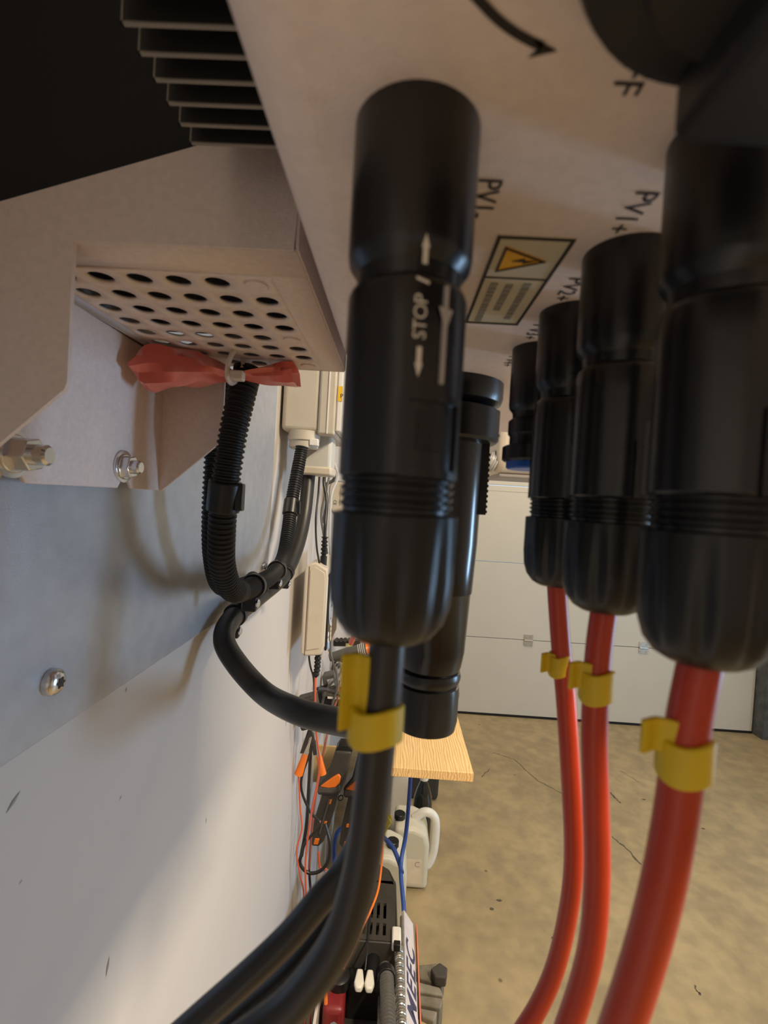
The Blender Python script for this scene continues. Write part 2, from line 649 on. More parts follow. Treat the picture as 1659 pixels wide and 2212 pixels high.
def hexbolt(c, r, h, parent, stub):
    c = Vector(c)
    w = obj('washer', G().lathe(c, [(r * 1.55, 0), (r * 1.55, .0014), (r * 1.2, .0016)], 28, axis=(1, 0, 0)), mZinc, parent)
    hexp = [c + Vector((.0014, r * 1.12 * math.cos(k * math.pi / 3 + .2), r * 1.12 * math.sin(k * math.pi / 3 + .2))) for k in range(6)]
    b = obj('bolt_head', G().lathe(c + Vector((.0014, 0, 0)), [(r * 1.25, 0), (r * 1.25, .0012)], 28, axis=(1, 0, 0)).prism(hexp, (h, 0, 0)), mZinc, parent, bevel=.0007)
    obj('bolt_tip', G().lathe(c + Vector((.0014 + h, 0, 0)), [(r * .66, -.001), (r * .66, stub), (r * .5, stub + .0012)], 20, axis=(1, 0, 0)), mZinc, b)


hexbolt(W(-.262, .4525, .0185) + Vector((T, 0, 0)), .0068, .006, br, .004)
hexbolt(W(-.262, .320, .0175) + Vector((T, 0, 0)), .0074, .010, br, .006)

# red plastic film knotted under the shelf
rf = root('red_plastic_wrap', W(-.16, .49, .12), 'crumpled red plastic film tied under the perforated bracket beside the corrugated conduit', 'plastic wrap')
g = G()
NU, NV = 26, 14
def filmpt(u, v, layer):                      # u: along, v: around
    px = 305 + 335 * u
    d = (.46 + .05 * u) * S
    w = abs(u - .615)
    half = (8 + 60 * min(w / .35, 1) ** .8) * (1 if u < .615 else .62) * (1 if u > .05 else .3 + u * 14)
    mid = 812 - 8 * math.sin(u * 5) - (22 if u < .6 else 14) * min(w * 2, 1) + (30 * max(0, .5 - u))
    t = 2 * math.pi * v
    rr = 1 + .18 * math.sin(3 * t + 9 * u) + .10 * math.sin(7 * t - 14 * u)
    p = A(px, mid - half * .62 * rr * math.sin(t), d)
    p.y += S * .022 * rr * math.cos(t) * min(.35 + w * 2, 1)
    p.z = min(p.z, ZP - .002)
    return p
vs = [filmpt(i / NU, j / NV, 0) for i in range(NU + 1) for j in range(NV)]
fs = [[i * NV + j, i * NV + (j + 1) % NV, (i + 1) * NV + (j + 1) % NV, (i + 1) * NV + j] for i in range(NU) for j in range(NV)]
g.add(vs, fs)
obj('film', g, mRedFilm, rf, sharp=25)
c = A(509, 790, .485 * S)
ring = [c + Vector((.0032 * math.cos(t), .014 * math.cos(t) * 0 + .013 * math.sin(t), .012 * math.cos(t))) for t in [k * .3142 for k in range(20)]]
zt = obj('zip_tie', G().tube(ring, .0018, 6, True), mNylon, rf)
obj('tie_lock', G().obox(A(513, 812, .468 * S), (.0045, 0, 0), (0, .0035, 0), (0, 0, .0032)), mNylon, zt, bevel=.001)

# ------------------------------------------------------------------ inverter
inv = root('solar_inverter', (.06, .4, .066), 'big grey wall mounted solar inverter seen from below with printed PV port labels', 'inverter')
IZ, IX0, IX1, IY0, IY1 = .066, -.0305, .165, -.16, .435
obj('housing', G().box(IX0, IX1, IY0, IY1, IZ, .62), mHouse, inv, bevel=.012, seg=5, sharp=60)
# heat sink behind the housing
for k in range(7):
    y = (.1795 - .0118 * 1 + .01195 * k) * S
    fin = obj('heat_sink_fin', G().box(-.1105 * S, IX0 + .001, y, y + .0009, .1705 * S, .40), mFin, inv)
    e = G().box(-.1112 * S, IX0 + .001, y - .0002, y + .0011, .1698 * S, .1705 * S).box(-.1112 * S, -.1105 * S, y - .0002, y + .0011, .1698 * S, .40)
    obj('fin_lit_edge', e, mFinLit, fin)  # paler strips paint the light caught along each dark fin's edges
obj('shade_box', G().box(-.273 * S, -.085 * S, .296 * S, .515 * S, .165 * S, .50), mBlackRec, inv, bevel=.004)  # added black box, stands for shade above the bracket and darkens shelf holes
obj('heat_sink_base', G().box(IX0 - .006, IX0 + .001, .08, .42, .13, .55), mFin, inv)


def under(u, v, cx, cy, rot):                 # print on the underside; text runs along rot
    c, s_ = math.cos(rot), math.sin(rot)
    return Vector((cx + u * c - v * s_, cy + u * s_ + v * c, IZ - .00025))


def plate_text(body, cx, cy, size, name='port_label', label=None):
    # read from below with the head of the letters towards +x: text runs towards +y
    g = text_geo(body, size, lambda u, v: Vector((cx + v, cy + u, IZ - .00025)))
    obj(name, g, mInk, inv, label=label)


for i, (lab, yy) in enumerate((('PV1+', .1086), ('PV2+', .1467), ('PV3+', .1825), ('PV4+', .2200))):
    plate_text(lab, .0472, yy, .0072)
for lab, yy in (('PV1-', .106),):
    plate_text(lab, .0150, yy, .0072)
plate_text('OFF', .0315, .0728, .0066, 'switch_label')
# warning sticker
st = obj('warning_sticker', G().box(.0208, .0396, .1192, .1757, IZ - .0003, IZ), mPaper, inv, label='cream warning sticker with amber triangle')
zs = IZ - .0006
g = G()
t = .0009
g.box(.0208, .0396, .1192, .1192 + t, zs, zs + .0003).box(.0208, .0396, .1757 - t, .1757, zs, zs + .0003)
g.box(.0208, .0208 + t, .1192 + t, .1757 - t, zs, zs + .0003).box(.0396 - t, .0396, .1192 + t, .1757 - t, zs, zs + .0003)
g.box(.0208 + t, .0396 - t, .1404, .1408, zs, zs + .0003)
obj('border', g, mInk, st)
tri = [Vector((.0236, .1236, zs)), Vector((.0236, .1368, zs)), Vector((.0357, .1302, zs))]
obj('triangle', G().prism(tri, (0, 0, .0003)), mOrangeTri, st)
cen = sum(tri, Vector()) / 3
g = G()
for a, b in ((0, 1), (1, 2), (2, 0)):
    ia, ib = cen + (tri[a] - cen) * .84, cen + (tri[b] - cen) * .84
    d = Vector((0, 0, -.0002))
    g.prism([tri[a] + d, tri[b] + d, ib + d, ia + d], (0, 0, .0002))
d = Vector((0, 0, zs - .0002))
g.prism([Vector((x, y, 0)) + d for x, y in ((.0268, .1305), (.0300, .1288), (.0298, .1300), (.0330, .1298), (.0298, .1315), (.0300, .1305))], (0, 0, .0002))
obj('bolt_symbol', g, mInk, st)
for x, y0, y1 in ((.0250, .144, .1735), (.0295, .1445, .1635), (.0345, .1435, .1705)):   # small print, too fine to read
    g = G()
    y = y0
    while y < y1:
        L = random.uniform(.0010, .0030)
        g.box(x - .0011, x + .0011, y, min(y + L, y1), zs, zs + .0003)
        y += L + .0006
    obj('small_print', g, mGreyInk, st, kind='stuff')
# curved arrow around the switch
kc = Vector((.0362, .0448, 0))                  # switch centre
g = G()
arc, n = [], 16
for k in range(n + 1):
    a = math.radians(196 - 62 * k / n)
    arc.append((a, .0395))
vs, fs = [], []
AC_ = AZ(1205, 108, IZ)
pts = spline([AZ(985, -60, IZ), AZ(1040, 2, IZ), AZ(1075, 38, IZ), AZ(1110, 65, IZ), AZ(1150, 88, IZ), AZ(1172, 97, IZ)], 6)
for i, p in enumerate(pts):
    dd = (pts[min(i + 1, len(pts) - 1)] - pts[max(i - 1, 0)]).normalized()
    nn = Vector((-dd.y, dd.x, 0)) * .0007
    p = Vector((p.x, p.y, IZ - .00025))
    vs += [p + nn, p - nn]
    if i:
        fs.append([2 * i - 2, 2 * i - 1, 2 * i + 1, 2 * i])
g.add(vs, fs)
hd = [AZ(1205, 107, IZ), AZ(1150, 76, IZ), AZ(1165, 100, IZ), AZ(1140, 122, IZ)]
g.add([Vector((p.x, p.y, IZ - .00025)) for p in hd], [(0, 1, 2, 3)])
obj('rotation_arrow', g, mInk, inv)
# rotary switch
kn = obj('rotary_switch', G().lathe((kc.x, kc.y, 0), [(.0222, IZ + .002), (.0224, IZ - .002), (.0224, IZ - .0075), (.0216, IZ - .0090), (.0160, IZ - .0100), (.0150, IZ - .0120)], 56), M('switch_black', (.022, .021, .022), rough=.45), inv, sharp=50)
obj('switch_grip', G().obox((.0414, .0460, IZ - .0130), (.0084, 0, 0), (0, .0200, 0), (0, 0, .0045)), M('switch_black', (.02, .02, .02)), kn, bevel=.002, seg=3)

# ------------------------------------------------------------------ PV connectors
RP, RB, RT, RN = .0111, .0106, .0098, .0113


def surf(cx, cy, r):
    return lambda t, z: Vector((cx + r * math.sin(t), cy - r * math.cos(t), z))


def pv_connector(cx, cy, label, wire, wmat, wr, group, prints=True, full=True):
    c = (cx, cy, 0)
    o = root('pv_connector', (cx, cy, -.0247 if full else .019), label, 'connector', group)
    obj('socket', G().lathe(c, [(RP, IZ), (RP, .052), (RP * .995, .0430), (RP * .97, .0415), (.0094, .0397), (.0092, .0372)], 48), mBlack, o, sharp=28)
    if not full:
        obj('socket_sleeve', G().lathe(c, [(.0094, .0375), (.0108, .0362), (.0108, .0310), (.0100, .0300), (.0100, .0255)], 40), mBlack, o, sharp=28)
        obj('locking_ring', G().lathe(c, [(.0098, .0265), (.0122, .0258), (.0122, .0205), (.0112, .0196)], 40, lambda j, t: 1 + .04 * (math.sin(9 * t) > 0)), mBlackSat, o, sharp=28)
        obj('sealing_cap', G().lathe(c, [(.0108, .0198), (.0108, .0172), (.0100, .0166)], 40), mBlue, o, label='blue sealing cap', sharp=28)
        return o
    body = obj('plug_body', G().lathe(c, [(.0092, .0374), (.0102, .0364), (RB, .0352), (RB, .0300), (RB * 1.0, .0046), (.0102, .0042)], 48, lambda j, t: 1 - .05 * max(0, math.cos(2 * (t + .5))) ** 6), mBlack, o, sharp=28)
    th = []
    z = .0043
    while z > -.0012:
        th += [(.0096, z), (.0102, z - .0004), (.0102, z - .0008), (.0096, z - .0012)]
        z -= .0014
    obj('thread', G().lathe(c, th + [(.0096, -.0022)], 36), mBlack, o, sharp=20)
    fl_ = lambda j, t: (1 - (.0, .0, .035, .085, .085, .06, .0, .0, .0)[j] * max(0, math.cos(9 * (t - .1))) ** 1.5)
    obj('coupling_nut', G().lathe(c, [(.0098, -.0018), (RN, -.0022), (RN, -.0065), (RN, -.0135), (.0109, -.0180), (.0099, -.0212), (.0080, -.0236), (.0060, -.0247), (.0036, -.0249)], 88, fl_), mBlackSat, o, sharp=45)
    # latch window and catches
    for t0 in (.55, .55 + math.pi):
        s_ = surf(cx, cy, RB)
        fr = G()
        for (ta, tb, z0, z1) in ((-.55, .55, .0165, .0178), (-.55, .55, .0042, .0056), (-.55, -.46, .0056, .0165), (.46, .55, .0056, .0165)):
            n = 8
            for k in range(n):
                a, b = t0 + ta + (tb - ta) * k / n, t0 + ta + (tb - ta) * (k + 1) / n
                so = surf(cx, cy, RB + .0006)
                si = surf(cx, cy, RB - .0004)
                fr.add([si(a, z0), si(b, z0), si(b, z1), si(a, z1), so(a, z0), so(b, z0), so(b, z1), so(a, z1)],
                       [(0, 1, 2, 3), (4, 5, 6, 7), (0, 1, 5, 4), (2, 3, 7, 6), (0, 3, 7, 4), (1, 2, 6, 5)])
        obj('latch_frame', fr, mBlack, body)
        tb_ = G()
        so = surf(cx, cy, RB + .0003)
        for k in range(6):
            a, b = t0 - .3 + .1 * k, t0 - .2 + .1 * k
            si = surf(cx, cy, RB - .0008)
            tb_.add([si(a, .0085), si(b, .0085), si(b, .0150), si(a, .0150), so(a, .0085), so(b, .0085), so(b, .0150), so(a, .0150)],
                    [(0, 1, 2, 3), (4, 5, 6, 7), (0, 1, 5, 4), (2, 3, 7, 6), (0, 3, 7, 4), (1, 2, 6, 5)])
        obj('latch', tb_, mBlackSat, body)
    # raised guide rib with its small wedge
    rib_t = .60
    so, si = surf(cx, cy, RB + .0006), surf(cx, cy, RB - .0012)
    w = .03
    rg = G()
    for z0, z1 in ((.0195, .0352),):
        rg.add([si(rib_t - w, z0), si(rib_t + w, z0), si(rib_t + w, z1), si(rib_t - w, z1), so(rib_t - w, z0), so(rib_t + w, z0), so(rib_t + w, z1), so(rib_t - w, z1)],
               [(0, 1, 2, 3), (4, 5, 6, 7), (0, 1, 5, 4), (2, 3, 7, 6), (0, 3, 7, 4), (1, 2, 6, 5)])
    a, b, z0, z1 = rib_t - .13, rib_t + .13, .0288, .0316
    rg.add([so(a, z1), so(rib_t, z0 - .001), so(b, z1), so(b - .09, z1), so(rib_t, z0 + .0008), so(a + .09, z1)], [(0, 1, 4, 5), (1, 2, 3, 4)])
    obj('guide_rib', rg, M('rib_highlight', (.42, .38, .35), rough=.45), body)  # light grey colour paints the highlight along the black rib
    if prints:
        r = RB + .00012
        so = surf(cx, cy, r)
        t0 = .21
        tx = text_geo('STOP', .0031, lambda u, v: so(t0 - v / r, .0296 + u), spacing=.95)
        obj('stop_lettering', tx, mWhite, body)
        ag = G()
        rr = RB + .00035
        for z0, sgn in ((.0402, 1), (.0222, -1)):
            hw = .0004 / r
            rq = rr if z0 < .0398 else RP + .0002
            sq = surf(cx, cy, rq)
            ag.add([sq(t0 - hw, z0 - sgn * .0026), sq(t0 + hw, z0 - sgn * .0026), sq(t0 + hw, z0), sq(t0 - hw, z0)], [(0, 1, 2, 3)])
            ag.add([sq(t0 - .06, z0), sq(t0 + .06, z0), sq(t0, z0 + sgn * .0022)], [(0, 1, 2)])
        ag.add([so(t0 - .1, .0353 + .0006), so(t0 + .1, .0353), so(t0 + .1, .0348), so(t0 - .1, .0348 + .0006)], [(0, 1, 2, 3)])
        obj('arrow_print', ag, mWhite, body)
    path = spline([Vector((cx, cy, -.012)), Vector((cx, cy, -.022))] + PX(wire), 8)
    e_ = path[-1]                             # below the frame the cable runs on down to the floor by the wall
    td = (path[-1] - path[-2]).normalized()
    b3 = Vector((-.15 - (.02 if cx < .03 else 0), e_.y + .14 + cy, ZF + .02))
    b1, b2 = e_ + td * .16, b3 + Vector((0, 0, .7))
    for k in range(1, 41):
        t = k / 40
        path.append(e_ * (1 - t) ** 3 + b1 * 3 * t * (1 - t) ** 2 + b2 * 3 * t * t * (1 - t) + b3 * t ** 3)
    obj('cable', G().tube(path, wr, 20), wmat, o)
    return o


gB, gR = 'black PV minus cable plugs', 'red PV plus cable plugs'
pv_connector(0.0, .0882, 'black cylindrical plug marked STOP on a thick black cable with a yellow tag', [(829, 1480, .088), (816, 1600, .088), (803, 1720, .088), (789, 1830, .088), (768, 1930, .088), (735, 2025, .088), (680, 2112, .088), (610, 2190, .088), (500, 2270, .088)], mCableBlk, .00335, gB)
pv_connector(0.0, .1262, 'black plug hidden behind the STOP plug feeding a black cable to the wall', [(838, 1420, .126), (822, 1600, .126), (800, 1750, .126), (752, 1870, .124), (690, 1945, .122), (625, 2022, .121), (540, 2104, .12), (420, 2210, .12), (330, 2290, .12)], mCableBlk, .0035, gB, prints=False)
pv_connector(0.0, .1642, 'farthest black plug under the minus ports with its cable behind the others', [(838, 1420, .164), (824, 1600, .164), (808, 1760, .15), (770, 1900, .14), (715, 1995, .132), (640, 2090, .128), (565, 2158, .128), (480, 2230, .128), (400, 2290, .128)], mCableBlk, .0035, gB, prints=False)
pv_connector(.0555, .0865, 'black plug beside the rotary switch on the thickest looking red cable', [(1487, 1560, .086), (1470, 1690, .086), (1453, 1800, .086), (1432, 1910, .086), (1405, 2020, .087), (1372, 2130, .088), (1335, 2240, .089)], mRed, .0036, gR, prints=False)
pv_connector(.0555, .1265, 'black plug at port PV2 plus with a straight red cable', [(1292, 1420, .1262), (1284, 1580, .126), (1287, 1730, .126), (1290, 1880, .126), (1281, 2020, .126), (1257, 2130, .127), (1220, 2240, .128)], mRed, .0033, gR, prints=False)
pv_connector(.0555, .1645, 'black plug at port PV3 plus with a bowed red cable', [(1212, 1400, .1645), (1222, 1510, .164), (1231, 1650, .164), (1239, 1800, .164), (1237, 1900, .164), (1222, 2000, .165), (1196, 2100, .166), (1160, 2180, .167), (1115, 2250, .168)], mRed, .0032, gR, prints=False)
pv_connector(.0555, .2025, 'unused black PV socket closed with a blue cap', None, None, 0, None, full=False)


# yellow snap-on cable tags
def tag(px, py, d, wr, w, h, fw, fh, fdx, fdy, label):
    c = A(px, py, d)
    k = d / F
    o = root('cable_tag', c + Vector((0, 0, -h * k / 2)), label, 'cable tag', 'yellow tags on the solar cables')
    g = G()
    R = w * k / 2
    n = 22
    H = h * k / 2
    vs, fs = [], []
    for i in range(n + 1):
        t = math.radians(-150 + 300 * i / n)
        dz = .0006 * math.sin(2 * t)
        for r in (R, R - .0011):
            for z in (-H, H):
                vs.append(c + Vector((r * math.sin(t), -r * math.cos(t), z + dz)))
    for i in range(n):
        a, b = 4 * i, 4 * i + 4
        fs += [(a, b, b + 1, a + 1), (a + 2, a + 3, b + 3, b + 2), (a, a + 2, b + 2, b), (a + 1, b + 1, b + 3, a + 3)]
    fs += [(0, 1, 3, 2), (4 * n, 4 * n + 2, 4 * n + 3, 4 * n + 1)]
    g.add(vs, fs)
    obj('wrap', g, mYel, o, bevel=.0003)
    fc = A(px + fdx, py + fdy, d) + Vector((0, -R * .35, 0))
    g = G()
    m = 8
    vs, fs = [], []
    for i in range(m + 1):
        u = -1 + 2 * i / m
        for dy in (0, .0011):
            for z in (-1, 1):
                vs.append(fc + Vector((u * fw * k / 2, dy + .0008 * math.cos(u * 3), z * fh * k / 2)))
    for i in range(m):
        a, b = 4 * i, 4 * i + 4
        fs += [(a, b, b + 1, a + 1), (a + 2, a + 3, b + 3, b + 2), (a, a + 2, b + 2, b), (a + 1, b + 1, b + 3, a + 3)]
    fs += [(0, 1, 3, 2), (4 * m, 4 * m + 2, 4 * m + 3, 4 * m + 1)]
    g.add(vs, fs)
    obj('flag', g, mYel, o, bevel=.0003)


tag(812, 1557, .0885, .0034, 122, 78, 62, 165, -45, -68, 'yellow plastic tag wrapped round the black cable under the STOP plug')
tag(1478, 1634, .086, .0037, 112, 88, 84, 72, -62, -52, 'yellow plastic tag wrapped round the thickest looking red cable')
tag(1288, 1480, .126, .0034, 72, 66, 48, 58, -40, -24, 'yellow plastic tag wrapped round the straight red cable of PV2 plus')
tag(1208, 1436, .1645, .0033, 46, 44, 30, 42, -27, -6, 'yellow plastic tag wrapped round the bowed red cable of PV3 plus')

# ------------------------------------------------------------------ AC connector
ac = root('ac_connector', (.0255, .270, -.126), 'long glossy black power connector hanging behind the STOP plug with a gland nut', 'connector')
c = (.0255, .270, 0)
obj('socket_flange', G().lathe(c, [(.0295, IZ), (.0295, .0585), (.0285, .0555), (.0235, .0530), (.0235, .0515)], 48), mBlack, ac, sharp=30)
obj('locking_collar', G().lathe(c, [(.0235, .0525), (.0285, .0515), (.0285, .0360), (.0272, .0345), (.0215, .0335)], 48, lambda j, t: 1 - .02 * (math.cos(12 * t) > .4)), mBlackSat, ac, sharp=30)
cb = obj('connector_body', G().lathe((.0245, .270, 0), [(.0222, .036), (.0216, -.020), (.0204, -.047), (.0202, -.0475), (.0197, -.0480), (.0184, -.080), (.0170, -.0885), (.0148, -.0940), (.0130, -.0950)], 56), M('black_gloss', (.008, .008, .009), rough=.2), ac, sharp=50)
obj('clamp_lip', G().lathe((.0240, .270, 0), [(.0130, -.0905), (.0172, -.0915), (.0178, -.0940), (.0172, -.0965), (.0155, -.0995)], 48), mBlack, ac, sharp=30)
obj('gland_nut', G().lathe((.0240, .270, 0), [(.0155, -.0990), (.0170, -.0995), (.0174, -.1015), (.0174, -.1190), (.0162, -.1235), (.0120, -.1255), (.0080, -.1260)], 48, lambda j, t: (1 - .045 * abs(math.sin(4 * t)) ** 2) if 2 <= j <= 3 else 1), mBlackSat, ac, sharp=30)
g = G().box(.043, .0485, .262, .270, -.004, .034)
for k in range(12):
    g.box(.0485, .0493, .263, .269, -.003 + k * .0028, -.0016 + k * .0028)
obj('latch_strap', g, mBlackSat, ac)
obj('latch_eye', G().tube([Vector((.0475, .262, .0385)) + Vector((.0052 * math.cos(t), -.001, .0026 * math.sin(t))) for t in [k * .3927 for k in range(16)]], .0008, 8, True), mZinc, ac)

# ------------------------------------------------------------------ conduits on the wall
def corr(r, pitch=.0041):
    return lambda s_: r if (s_ / pitch) % 1 < .52 else r * .86


pa = PX([(x, y, d * S) for x, y, d in ((535, 797, .515), (531, 818, .513), (505, 930, .503), (486, 1060, .505), (479, 1160, .52), (482, 1230, .545), (505, 1276, .60), (548, 1266, .70), (590, 1240, .86), (612, 1205, .98), (622, 1150, 1.04), (631, 1080, 1.08), (648, 990, 1.11), (652, 965, 1.115))])
pth = resample(spline(pa, 24), .00103)
co = root('corrugated_conduit', pa[6], 'black corrugated conduit dropping from the bracket and turning along the wall to the isolator box', 'conduit', 'black corrugated conduits')
obj('pipe', G().tube(pth, corr(.0148 * S), 18), mBlackMat, co, sharp=50)


def nearest(path, p):
    i = min(range(1, len(path) - 1), key=lambda q: (path[q] - p).length)
    return path[i], (path[i + 1] - path[i - 1]).normalized()


for px, py, d, rr, hh in ((480, 1073, .505, .0172, .016), (628, 1095, 1.07, .0172, .018)):
    p, dr = nearest(pth, A(px, py, d * S))
    obj('coupling_ring', G().cyl(p - dr * hh * S, p + dr * hh * S, rr * S, seg=28).obox(p + Vector((rr * S, -.002, 0)), (.0028, 0, 0), (0, .004, 0), (0, 0, .010)), mBlackSat, co, bevel=.001)
pb = PX([(x, y, d * S) for x, y, d in ((480, 800, .58), (474, 900, .575), (468, 980, .57), (462, 1100, .575), (463, 1200, .60), (478, 1262, .65), (515, 1268, .74), (540, 1258, .84), (546, 1250, .915))])
pth2 = resample(spline(pb, 24), .00103)
co2 = root('corrugated_conduit', pb[4], 'second black corrugated conduit tucked against the grey sheet behind the first', 'conduit', 'black corrugated conduits')
obj('pipe', G().tube(pth2, corr(.0140 * S), 16), mBlackMat, co2, sharp=50)
# smooth hose
ph = PX([(x, y, d) for x, y, d in ((945, 918, .40), (943, 1050, .40), (940, 1190, .40), (938, 1330, .395), (925, 1450, .385), (880, 1530, .375), (800, 1562, .38), (720, 1556, .40), (640, 1535, .42), (570, 1497, .475), (510, 1432, .49), (484, 1380, .505), (502, 1335, .54), (555, 1292, .62), (610, 1245, .70), (640, 1185, .755), (658, 1110, .80), (668, 1015, .826))])
pthh = spline(ph, 12)
ho = root('smooth_hose', ph[11], 'thick smooth black cable arcing from the wall clamps towards the inverter', 'cable')
obj('hose', G().tube(pthh, .0112, 24), mHose, ho)


def clamp(path, px, py, d, r, label, drop):
    p, dr = nearest(path, A(px, py, d))
    o = root('pipe_clamp', p - Vector((0, 0, r + .02)), label, 'pipe clamp', 'black pipe clamps')
    obj('band', G().cyl(p - dr * .0045, p + dr * .0045, r + .0022, seg=32), mBlackSat, o, bevel=.0008)
    side_ = dr.cross(Vector((1, 0, 0))).normalized()
    if side_.z > 0:
        side_ = -side_
    f = p + side_ * (r + drop) + Vector((-.003, 0, 0))
    obj('foot', G().obox(f, Vector((1, 0, 0)) * .0075, side_ * .0085, dr * .0045), mBlackSat, o, bevel=.002)
    obj('screw', G().lathe(f + Vector((.0076, 0, 0)), [(.0045, 0), (.0045, .0015), (.0032, .0026)], 16, axis=(1, 0, 0)), mZinc, o)


clamp(pth, 548, 1266, .70 * S, .0148 * S, 'black clamp round the corrugated conduit near its lower bend', .007)
clamp(pth, 597, 1232, .90 * S, .0148 * S, 'black clamp round the corrugated conduit by the sheet corner', .007)
clamp(pthh, 512, 1326, .55, .0112, 'black clamp round the smooth cable just above its arc', .008)
clamp(pthh, 622, 1228, .71, .0112, 'black clamp round the smooth cable under the isolator box', .008)

# ------------------------------------------------------------------ isolator box
bd = 1.115 * S
ib = root('isolator_box', (-.155, bd + .07, .075), 'beige plastic isolator box on the wall above the conduits', 'switch box')
xL, xA, xB, xC = XW + .004, -.1305, -.1045, -.0945
zbt = .105
zt_ = .30
obj('back_case', G().box(xL, xA, bd, bd + .16, zbt, zt_), mBoxGrey, ib, bevel=.008, seg=4)
obj('ridge', G().box(xA - .002, xB, bd - .003, bd + .163, zbt - .004, zt_ + .004), mBoxGrey, ib, bevel=.004, seg=3)
obj('seal_strip', G().box(-.1175, -.1155, bd - .0045, bd + .164, zbt - .002, zt_), mLid, ib)
lid = obj('lid', G().box(xB, xC, bd - .001, bd + .16, zbt + .002, zt_), mLid, ib, bevel=.003, seg=3)
sk = obj('yellow_sticker', G().box(xB + .002, xC - .001, bd - .0016, bd - .0008, .156, .180), mSticker, lid, label='yellow sticker')
obj('sticker_text', text_geo('P', .010, lambda u, v: Vector((-.0965 + u, bd - .0018, .164 + v))), mInk, sk)
obj('standard_text', text_geo('IEC 60 947-3', .0052, lambda u, v: Vector((-.157 + u, bd - .0003, .2175 + v))), mGreyInk, ib)
g = G()
g.lathe((-.1565, bd + .02, 0), [(.026, zbt + .002), (.026, .092), (.024, .090), (.024, .080), (.021, .078)], 32)
obj('gland', g, mBoxGrey, ib, sharp=30)
g = G().box(-.164, -.111, bd + .022, bd + .076, .042, .107)
obj('cable_shroud', g, mGland, ib, bevel=.006, seg=3)
obj('shroud_rim', G().box(-.166, -.109, bd + .020, bd + .078, .037, .052), mCream, ib, bevel=.004, seg=3)
obj('white_clip', G().box(-.144, -.130, bd - .003, bd + .010, .083, .094), mLid, ib, bevel=.001)

# wall trunking right beyond the sheet (pale strip)
# ------------------------------------------------------------------ battery charger on the wall
cd = 1.355 * S
ch = root('battery_charger', (-.17, cd + .05, -.325), 'beige and black battery charger hanging on the wall below the isolator box', 'charger')
xc0, xc1, xc2 = -.1710, -.1235, -.1195
zt1, zb1 = -.1275, -.3140
side = [(xc0, zt1 - .012), (xc0 + .010, zt1 - .002), (xc0 + .022, zt1), (xc1 - .002, zt1 - .012), (xc1, zt1 - .030), (xc1, zb1 + .022), (xc1 - .006, zb1 + .004), (xc0 + .012, zb1), (xc0, zb1 + .004)]
obj('case', G().prism([(x, cd, z) for x, z in side], (0, .17, 0)), mCream, ch, bevel=.004, seg=3)
ins = [(xc0 + .0115, zt1 - .016), (xc0 + .020, zt1 - .0075), (xc1 - .0075, zt1 - .019), (xc1 - .005, zt1 - .033), (xc1 - .005, zb1 + .030), (xc1 - .010, zb1 + .018), (xc0 + .0115, zb1 + .012)]
obj('side_panel', G().prism([(x, cd - .0015, z) for x, z in ins], (0, .004, 0)), mCream, ch, bevel=.001)
obj('seam', G().box(xc0 + .0085, xc0 + .0098, cd - .0006, cd + .05, zb1 + .002, zt1 - .008), M('seam_brown', (.12, .06, .04), rough=.7), ch)
fp = obj('front_panel', G().box(xc1 - .001, xc2, cd + .004, cd + .166, zb1 + .012, zt1 - .022), mBlackSat, ch, bevel=.003, seg=3)
ov = [Vector((xc2 + .0002, cd + .042 + .034 * math.sin(t), -.2125 + .047 * math.cos(t))) for t in [k * math.pi / 20 for k in range(40)]]
ovo = obj('logo_oval', G().prism(ov, (.0006, 0, 0)), M('oval_silver', (.45, .48, .55), rough=.4), fp)
obj('logo_text', text_geo('CTEK', .030, lambda u, v: Vector((xc2 + .0010, cd + .042 - v * 1.2, -.2125 + u))), mNavy, ovo)
g = G()
for yy, zz in ((.018, -.273), (.018, -.2845), (.055, -.262), (.055, -.271), (.055, -.281), (.058, -.291)):
    obj('indicator', G().lathe((xc2, cd + yy, zz), [(.006, 0), (.006, .0008)], 12, axis=(1, 0, 0)), mLid, fp)
obj('mode_button', G().lathe((xc2, cd + .026, -.297), [(.010, 0), (.009, .0015), (.007, .002)], 20, axis=(1, 0, 0)), M('button_blue', (.25, .40, .65), rough=.4), fp)
tp = A(698, 1215, cd + .03)
g = G().tube([Vector((-.139, cd + .03, zt1 - .01)), Vector((-.139, cd + .03, zt1 + .052))], lambda s_: .0062 if (s_ / .0075) % 1 < .5 or s_ < .014 else .0042, 12)
pts = resample([Vector((-.139, cd + .03, zt1 - .01)), Vector((-.139, cd + .03, zt1 + .050))], .0018)
obj('cord_boot', G().tube(pts, lambda s_: .0068 if (s_ / .008) % 1 < .5 or s_ < .016 else .0045, 12), mBlackMat, ch, sharp=50)
obj('cord', G().tube(spline([Vector((-.139, cd + .03, zt1 + .045)), A(703, 1130, cd + .03), A(706, 1080, cd + .05), A(700, 1035, cd + .06), A(712, 990, cd + .10)], 8), .0036, 10), mCableBlk, ch)
bt = A(686, 1425, cd + .03)
pts = resample(spline([Vector((bt.x, bt.y, zb1 + .006)), A(685, 1445, cd + .03), A(680, 1462, cd + .03)], 12), .0018)
obj('cord_boot', G().tube(pts, lambda s_: .0068 if (s_ / .008) % 1 < .55 else .0052, 12), mBlackMat, ch, sharp=50)
obj('orange_lead', G().tube(spline(PX([(682, 1455, cd + .03), (681, 1490, cd + .03), (681, 1530, cd + .05), (684, 1590, cd + .08), (690, 1660, cd + .12), (672, 1760, cd + .15), (660, 1860, cd + .17), (662, 1960, cd + .18), (660, 2060, cd + .15), (672, 2140, cd + .1), (668, 2250, cd + .1)]), 8), .0022, 8), mOrWire, ch)

